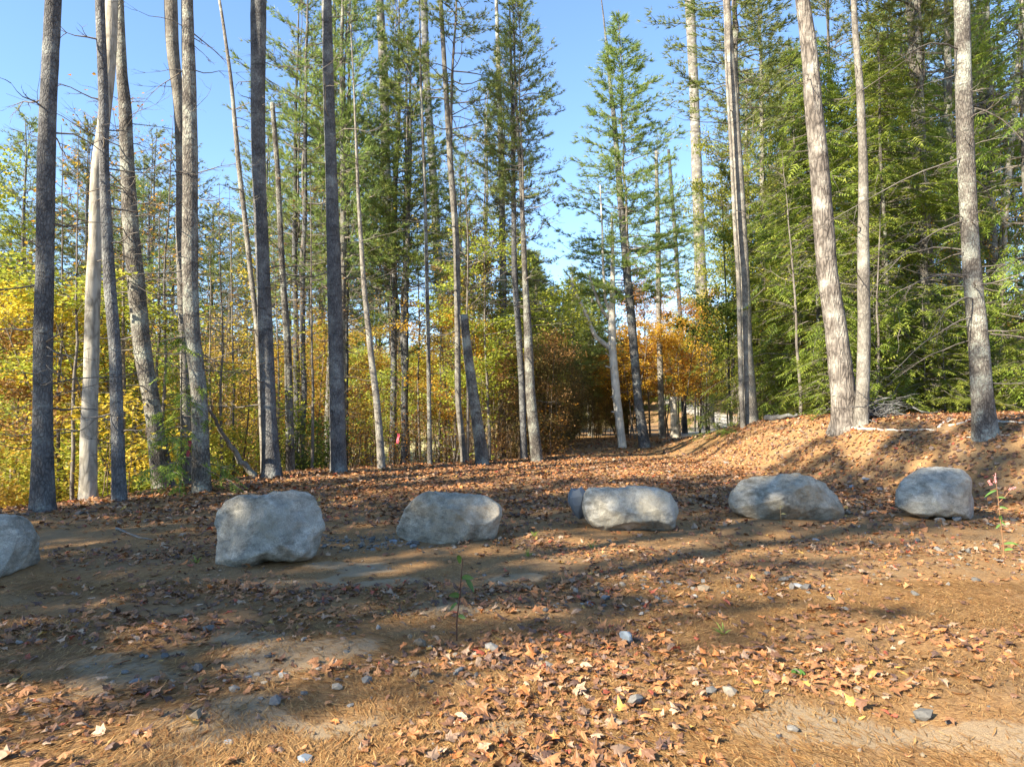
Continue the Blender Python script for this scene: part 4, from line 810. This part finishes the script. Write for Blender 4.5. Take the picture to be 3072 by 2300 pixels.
STONES = [(1880, 1930, .075, (.45, 1.0, 1.5), 'upright blue grey stone wedged in the leaves of the foreground ridge'), (1768, 1815, .05, (1, .8, .7), 'rounded blue grey stone at the shadow edge left of the upright stone'), (1815, 1795, .06, (1.5, .7, .6), 'long flat blue stone just behind the rounded blue grey stone'),
 (850, 2032, .045, (1.1, .8, .7), 'blue grey stone on the shaded sand in front of the blocky boulder'), (745, 2035, .04, (1, .8, .6), 'small stone left of the blue grey stone on the shaded sand'), (405, 2045, .045, (1.2, .8, .5), 'flat blue stone beside the leaves on the left sand'),
 (915, 2283, .04, (1, .9, .8), 'pale rounded stone at the bottom edge of the photo'), (690, 2235, .035, (1, .9, .8), 'tan pebble on the sand near the bottom edge'), (2250, 1960, .04, (1.3, .7, .5), 'thin slate coloured stone among the right leaves'), (2540, 1830, .05, (1.6, .8, .5), 'flat dark stone on the needles to the right'),
 (2700, 1475, .12, (1.2, .9, .7), 'pale angular stone touching the left of the speckled boulder'), (2640, 1470, .11, (1, .9, .6), 'broad grey stone in the rubble between two boulders'), (2600, 1440, .09, (1.1, .8, .7), 'dark stone heading the rubble between two boulders'), (2555, 1462, .08, (1, .9, .7), 'small stone behind the end of the egg shaped boulder'),
 (2870, 1560, .09, (.7, .8, 1.1), 'pointed blue stone under the front of the speckled boulder'), (2820, 1562, .08, (1.2, .8, .7), 'mossy looking stone under the front of the speckled boulder'), (2770, 1552, .09, (1.6, .8, .4), 'flat blue stone under the left front of the speckled boulder'), (2970, 1575, .07, (1.3, .8, .6), 'grey stone right of the speckled boulder by the weed'),
 (2446, 1622, .05, (1, .8, .8), 'dark lump of stone in front of the egg shaped boulder'), (2400, 1760, .06, (1.6, .8, .4), 'flat grey slab in the shadow in front of the egg shaped boulder'), (1742, 1545, .14, (.55, .7, 1.4), 'dark slab standing behind the left end of the loaf shaped boulder'), (2180, 1390, .10, (1.2, .8, .5), 'pale stone at the start of the gravel streak below the bank'), (1180, 1625, .07, (1.2, .8, .6), 'grey stone in the rubble left of the chipped boulder'), (1240, 1640, .06, (1, .9, .7), 'blue stone in the rubble under the chipped boulder')]
for i, (u, v, s, a, lab) in enumerate(STONES):
    p = ghit(u, v)
    if 'dark slab' in lab: p = np.array([uy(1732, 9.75), 9.75, float(gz(uy(1732, 9.75), 9.75)) + .25])
    o = tag(ob('stone', SM[i % 6], None, (p[0], p[1], p[2] + s * a[2] * .25)), lab, 'stone', 'loose stones on the forest floor'); o.scale = (s * a[0], s * a[1], s * a[2]); o.rotation_euler = (R.normal(0, .15), R.normal(0, .15), R.uniform(0, 6.28) if 'slab standing' not in lab else .2)
    if 'dark slab' in lab: o.scale = (.13, .14, .36); 

R = np.random.default_rng(107)
# ------------------------------------------------------------------ sticks, logs, poles
def stick(name, uv, r, m, label, cat='branch', depth=None, lift=.02, tw=3, sides=7):
    P = np.array([ghit(u, v) if depth is None else at(u, v, dd) for (u, v), dd in zip(uv, depth or [0] * len(uv))]); P[:, 2] += lift; c = P.mean(0); mb = MB()
    Q, rq = resample(P - c, np.linspace(r, r * .35, len(P)), .15); Q += R.normal(0, r * .35, Q.shape); mb.add(*tube(Q, rq, sides, True))
    for _ in range(tw): branch_geo(mb, Q[R.integers(1, len(Q))], nrm(Q[-1] - Q[0]) + .8 * rdir(1)[0] * [1, 1, .3], R.uniform(.2, .5), r * .4, 0, 4, .02, 1, 1, 0, 4)
    return tag(ob(name, mb.mesh(name, M[m], True), None, c), label, cat)
stick('leaning_pole', [(770, 1440), (700, 1350), (660, 1290), (622, 1220)], .075, 'grey_bark', 'dead grey pole leaning between two pines', 'dead trunk', [16.2, 15.7, 15.3, 14.9], 0, 0)
stick('fallen_branch', [(2540, 1286), (2640, 1291), (2700, 1294), (2800, 1291)], .035, 'dead_wood', 'long pale stick lying at the foot of the massive pine')
stick('fallen_branch', [(2815, 1284), (2835, 1268), (2850, 1256)], .03, 'dead_wood', 'short pale stick propped up left of the near spruce', tw=2)
stick('fallen_branch', [(2845, 1282), (2890, 1270), (2930, 1258), (2950, 1245)], .03, 'dead_wood', 'crooked pale branch beside the near spruce', tw=4)
stick('fallen_branch', [(2985, 1268), (3030, 1270), (3090, 1269)], .03, 'dead_wood', 'straight pale stick right of the near spruce', tw=1)
stick('fallen_branch', [(2900, 1315), (2950, 1312), (3010, 1309)], .018, 'dead_wood', 'thin light twig lying before the near spruce foot', tw=2)
stick('fallen_branch', [(352, 1590), (390, 1610), (455, 1625)], .018, 'twig', 'thin grey stick on the litter left of the blocky boulder', tw=1)
stick('fallen_branch', [(240, 1545), (262, 1535), (275, 1570)], .02, 'twig', 'dark crooked stick below the pale cream tree', tw=2)
stick('fallen_log', [(2300, 1262), (2340, 1260), (2390, 1256)], .11, 'dark_bark', 'dark rotting log behind the bank left of the massive pine', 'log', tw=2, lift=.08)
stick('fallen_branch', [(2430, 1275), (2455, 1250), (2490, 1228)], .03, 'twig', 'grey branch leaning up left of the massive pine', tw=3, depth=[19, 19.2, 19.4])
mb = MB(); c = ghit(2650, 1272); c[1] += .9; c[0] += .25
for _ in range(150):
    a = R.uniform(0, 6.28); p = np.array([R.normal(0, .26), R.normal(0, .25), abs(R.normal(.12, .14))]); branch_geo(mb, p, (math.cos(a), math.sin(a), R.normal(.1, .35)), R.uniform(.3, .65), R.uniform(.006, .018), 0, 3, .1, 2, 1, 0, 4)
tag(ob('brush_pile', mb.mesh('brush_pile', M['dark_bark'], True), None, (c[0], c[1], float(gz(c[0], c[1])))), 'dark heap of dead branches behind the massive pine', 'brush pile')
def tape(u, v, d, h, w, label):
    P = at(u, v, d); k = np.linspace(0, 1, 8); mb = MB()
    for s, yo in ((0, 0), (.6, .02)):
        x0 = w * s; V = []
        for t_ in k: V += [(x0 - w / 2 + .01 * math.sin(6 * t_), -yo + .015 * math.sin(5 * t_), -t_ * h * (1 - .3 * s)), (x0 + w / 2 + .012 * math.sin(7 * t_), -yo + .02 * math.sin(4 * t_ + 1), -t_ * h * (1 - .3 * s))]
        V = np.array(V); V = np.vstack([V, V + [0, .003, 0]]); F = []
        for i in range(7):
            a = 2 * i; F += [(a, a + 1, a + 3), (a, a + 3, a + 2), (a + 17, a + 16, a + 19), (a + 16, a + 18, a + 19)]
        mb.add(V, F)
    tag(ob('flagging_tape', mb.mesh('flagging_tape', M['tape']), None, P), label, 'tape')
tape(566, 1322, 13.6, .30, .045, 'pink tape hanging on the grey pine pair at left')
tape(1193, 1300, 17.2, .24, .04, 'pink tape tied low on the mottled grey pine')

# ------------------------------------------------------------------ weeds
def weed(u, v, pts, leaves, label, stem=(.30, .16, .08), lc=(.10, .22, .05), flowers=(), h=1.0, d=None, name='weed', sr=.006):
    """stem and leaves in metres above the point where it grows"""
    p = ghit(u, v); o = root(name, p, label, 'plant'); mb = MB()
    for st in pts:
        Q, rq = resample(np.array(st) * h, np.linspace(sr, sr * .5, len(st)), .03); mb.add(*tube(Q, rq, 5, True), 0, stem)
    part('stem', mb.mesh('stem', M['weed'], color=True), o)
    for (b, dv, L, w) in leaves:
        b = np.array(b) * h; dv = nrm(np.array(dv, float)); s = nrm(np.cross(dv, [0, -1.0, .3])); k = np.linspace(0, 1, 7); V = []
        for t_ in k:
            c = b + dv * L * t_ + np.array([0, 0, -.35 * L * t_ * t_]); ww = w * math.sin(math.pi * min(.98, .08 + .92 * t_)) ** .8; V += [c - s * ww, c + np.array([0, .2 * ww, -.25 * ww]), c + s * ww]
        F = []
        for i in range(6):
            a = 3 * i; F += [(a, a + 1, a + 4), (a, a + 4, a + 3), (a + 1, a + 2, a + 5), (a + 1, a + 5, a + 4)]
        part('leaf', mesh('leaf', np.array(V), np.array(F), M['weed'], col=np.broadcast_to(np.array(lc) * R.uniform(.8, 1.2), (21, 3)), smooth=True), o)
    for (b, tp) in flowers:
        b, tp = np.array(b) * h, np.array(tp) * h; mb = MB()
        for t_ in np.linspace(0, 1, 26):
            q = b + (tp - b) * t_ + R.normal(0, .006, 3); mb.add(ICO1 * .0075 * R.uniform(.7, 1.2) + q, ICOF1, 0, np.array((.62, .28, .27)) * R.uniform(.8, 1.2))
        part('flower_spike', mb.mesh('flower_spike', M['weed'], color=True), o)
    return o
weed(3013, 1664, [[(0, 0, -.03), (-.02, 0, .25), (-.045, -.01, .47), (-.05, 0, .66), (-.065, 0, .78)], [(-.05, 0, .56), (.04, 0, .64), (.09, 0, .71)], [(-.062, 0, .72), (-.13, 0, .70)]],
     [((-.02, 0, .36), (-.25, -.2, .7), .13, .022), ((-.03, 0, .33), (-1, -.2, -.3), .07, .012), ((-.03, 0, .36), (1, -.2, -.4), .06, .010), ((.0, 0, .12), (1, -.2, .35), .15, .013), ((-.045, 0, .52), (1, -.2, .1), .10, .010), ((-.062, 0, .70), (-1, -.2, -.1), .16, .011), ((-.06, 0, .62), (.9, -.3, .3), .09, .009), ((0, 0, .05), (.8, -.3, .5), .1, .014)],
     'tall weed with pink flower heads right of the speckled boulder', flowers=[((-.068, 0, .78), (-.075, 0, .87)), ((-.12, 0, .76), (-.145, 0, .80)), ((.08, 0, .71), (.15, 0, .73))], lc=(.14, .27, .06))
weed(2343, 1575, [[(0, 0, -.02), (.0, 0, .12), (-.006, 0, .24), (-.012, 0, .31)]], [((0, 0, .15), (1, -.2, .4), .07, .008), ((-.004, 0, .22), (-.6, -.2, .7), .05, .006), ((-.006, 0, .24), (.6, -.2, .8), .05, .006), ((0, 0, .03), (-1, -.2, .9), .08, .004)], 'small straw coloured weed in front of the egg shaped boulder', stem=(.34, .24, .12), lc=(.30, .28, .12), sr=.004)
weed(1370, 1925, [[(0, 0, -.02), (.0, 0, .15), (.02, 0, .30), (.03, -.01, .44), (.04, 0, .55)]], [((.02, 0, .52), (-.1, -.3, 1), .10, .016), ((.03, 0, .42), (1, -.4, .5), .10, .018), ((.06, 0, .42), (.6, -.5, -.5), .09, .016), ((.02, 0, .30), (-.8, -.3, .5), .09, .02), ((.01, 0, .17), (.8, -.4, .2), .06, .015), ((.0, 0, .26), (-.8, -.4, -.5), .06, .01)], 'leafy dark green weed in the shadow in front of the chipped boulder', stem=(.09, .045, .03), lc=(.06, .12, .025))
weed(2395, 2030, [[(0, 0, -.01), (0, 0, .04)]], [((0, 0, .03), (math.cos(a), math.sin(a), .35), .045, .014) for a in np.linspace(0, 6.28, 9)[:-1]], 'small bright green rosette among the right foreground leaves', lc=(.07, .17, .035), stem=(.08, .14, .04))
for u, v, lab in ((1600, 1610, 'tuft of thin green blades between the middle boulders'), (1775, 1645, 'yellowish grass tuft in front of the loaf shaped boulder'), (2170, 1905, 'yellow green grass tuft on the sunny needles at right'), (590, 1690, 'few green blades near the sand of the blocky boulder'), (1585, 1670, 'pale grass tuft in the litter left of the loaf shaped boulder')):
    weed(u, v, [[(0, 0, -.01), (0, 0, .06)]], [((0, 0, .0), (R.normal(0, .5), R.normal(0, .5), 1), R.uniform(.08, .17), .0045) for _ in range(7)], lab, lc=(.22, .28, .06), stem=(.2, .25, .06), name='grass_tuft', sr=.003)


# ------------------------------------------------------------------ labels: tell apart those that still read alike
from collections import defaultdict
same = defaultdict(list)
for o in SC.objects:
    if o.parent is None and 'label' in o and 'out of the picture' not in o['label']: same[o['label']].append(o)
for lab, os_ in same.items():
    if len(os_) < 2: continue
    os_.sort(key=lambda o: o.location.x / max(.1, o.location.y)); n = len(os_)
    words = {2: ['left of two', 'right of two'], 3: ['left of three', 'middle of three', 'right of three']}.get(n, ['%s of %s from left' % (w, {4: 'four', 5: 'five', 6: 'six', 7: 'seven', 8: 'eight'}.get(n, 'many')) for w in 'first second third fourth fifth sixth seventh eighth ninth tenth eleventh twelfth'.split()])
    for o, w in zip(os_, words): o['label'] = lab + ', ' + w
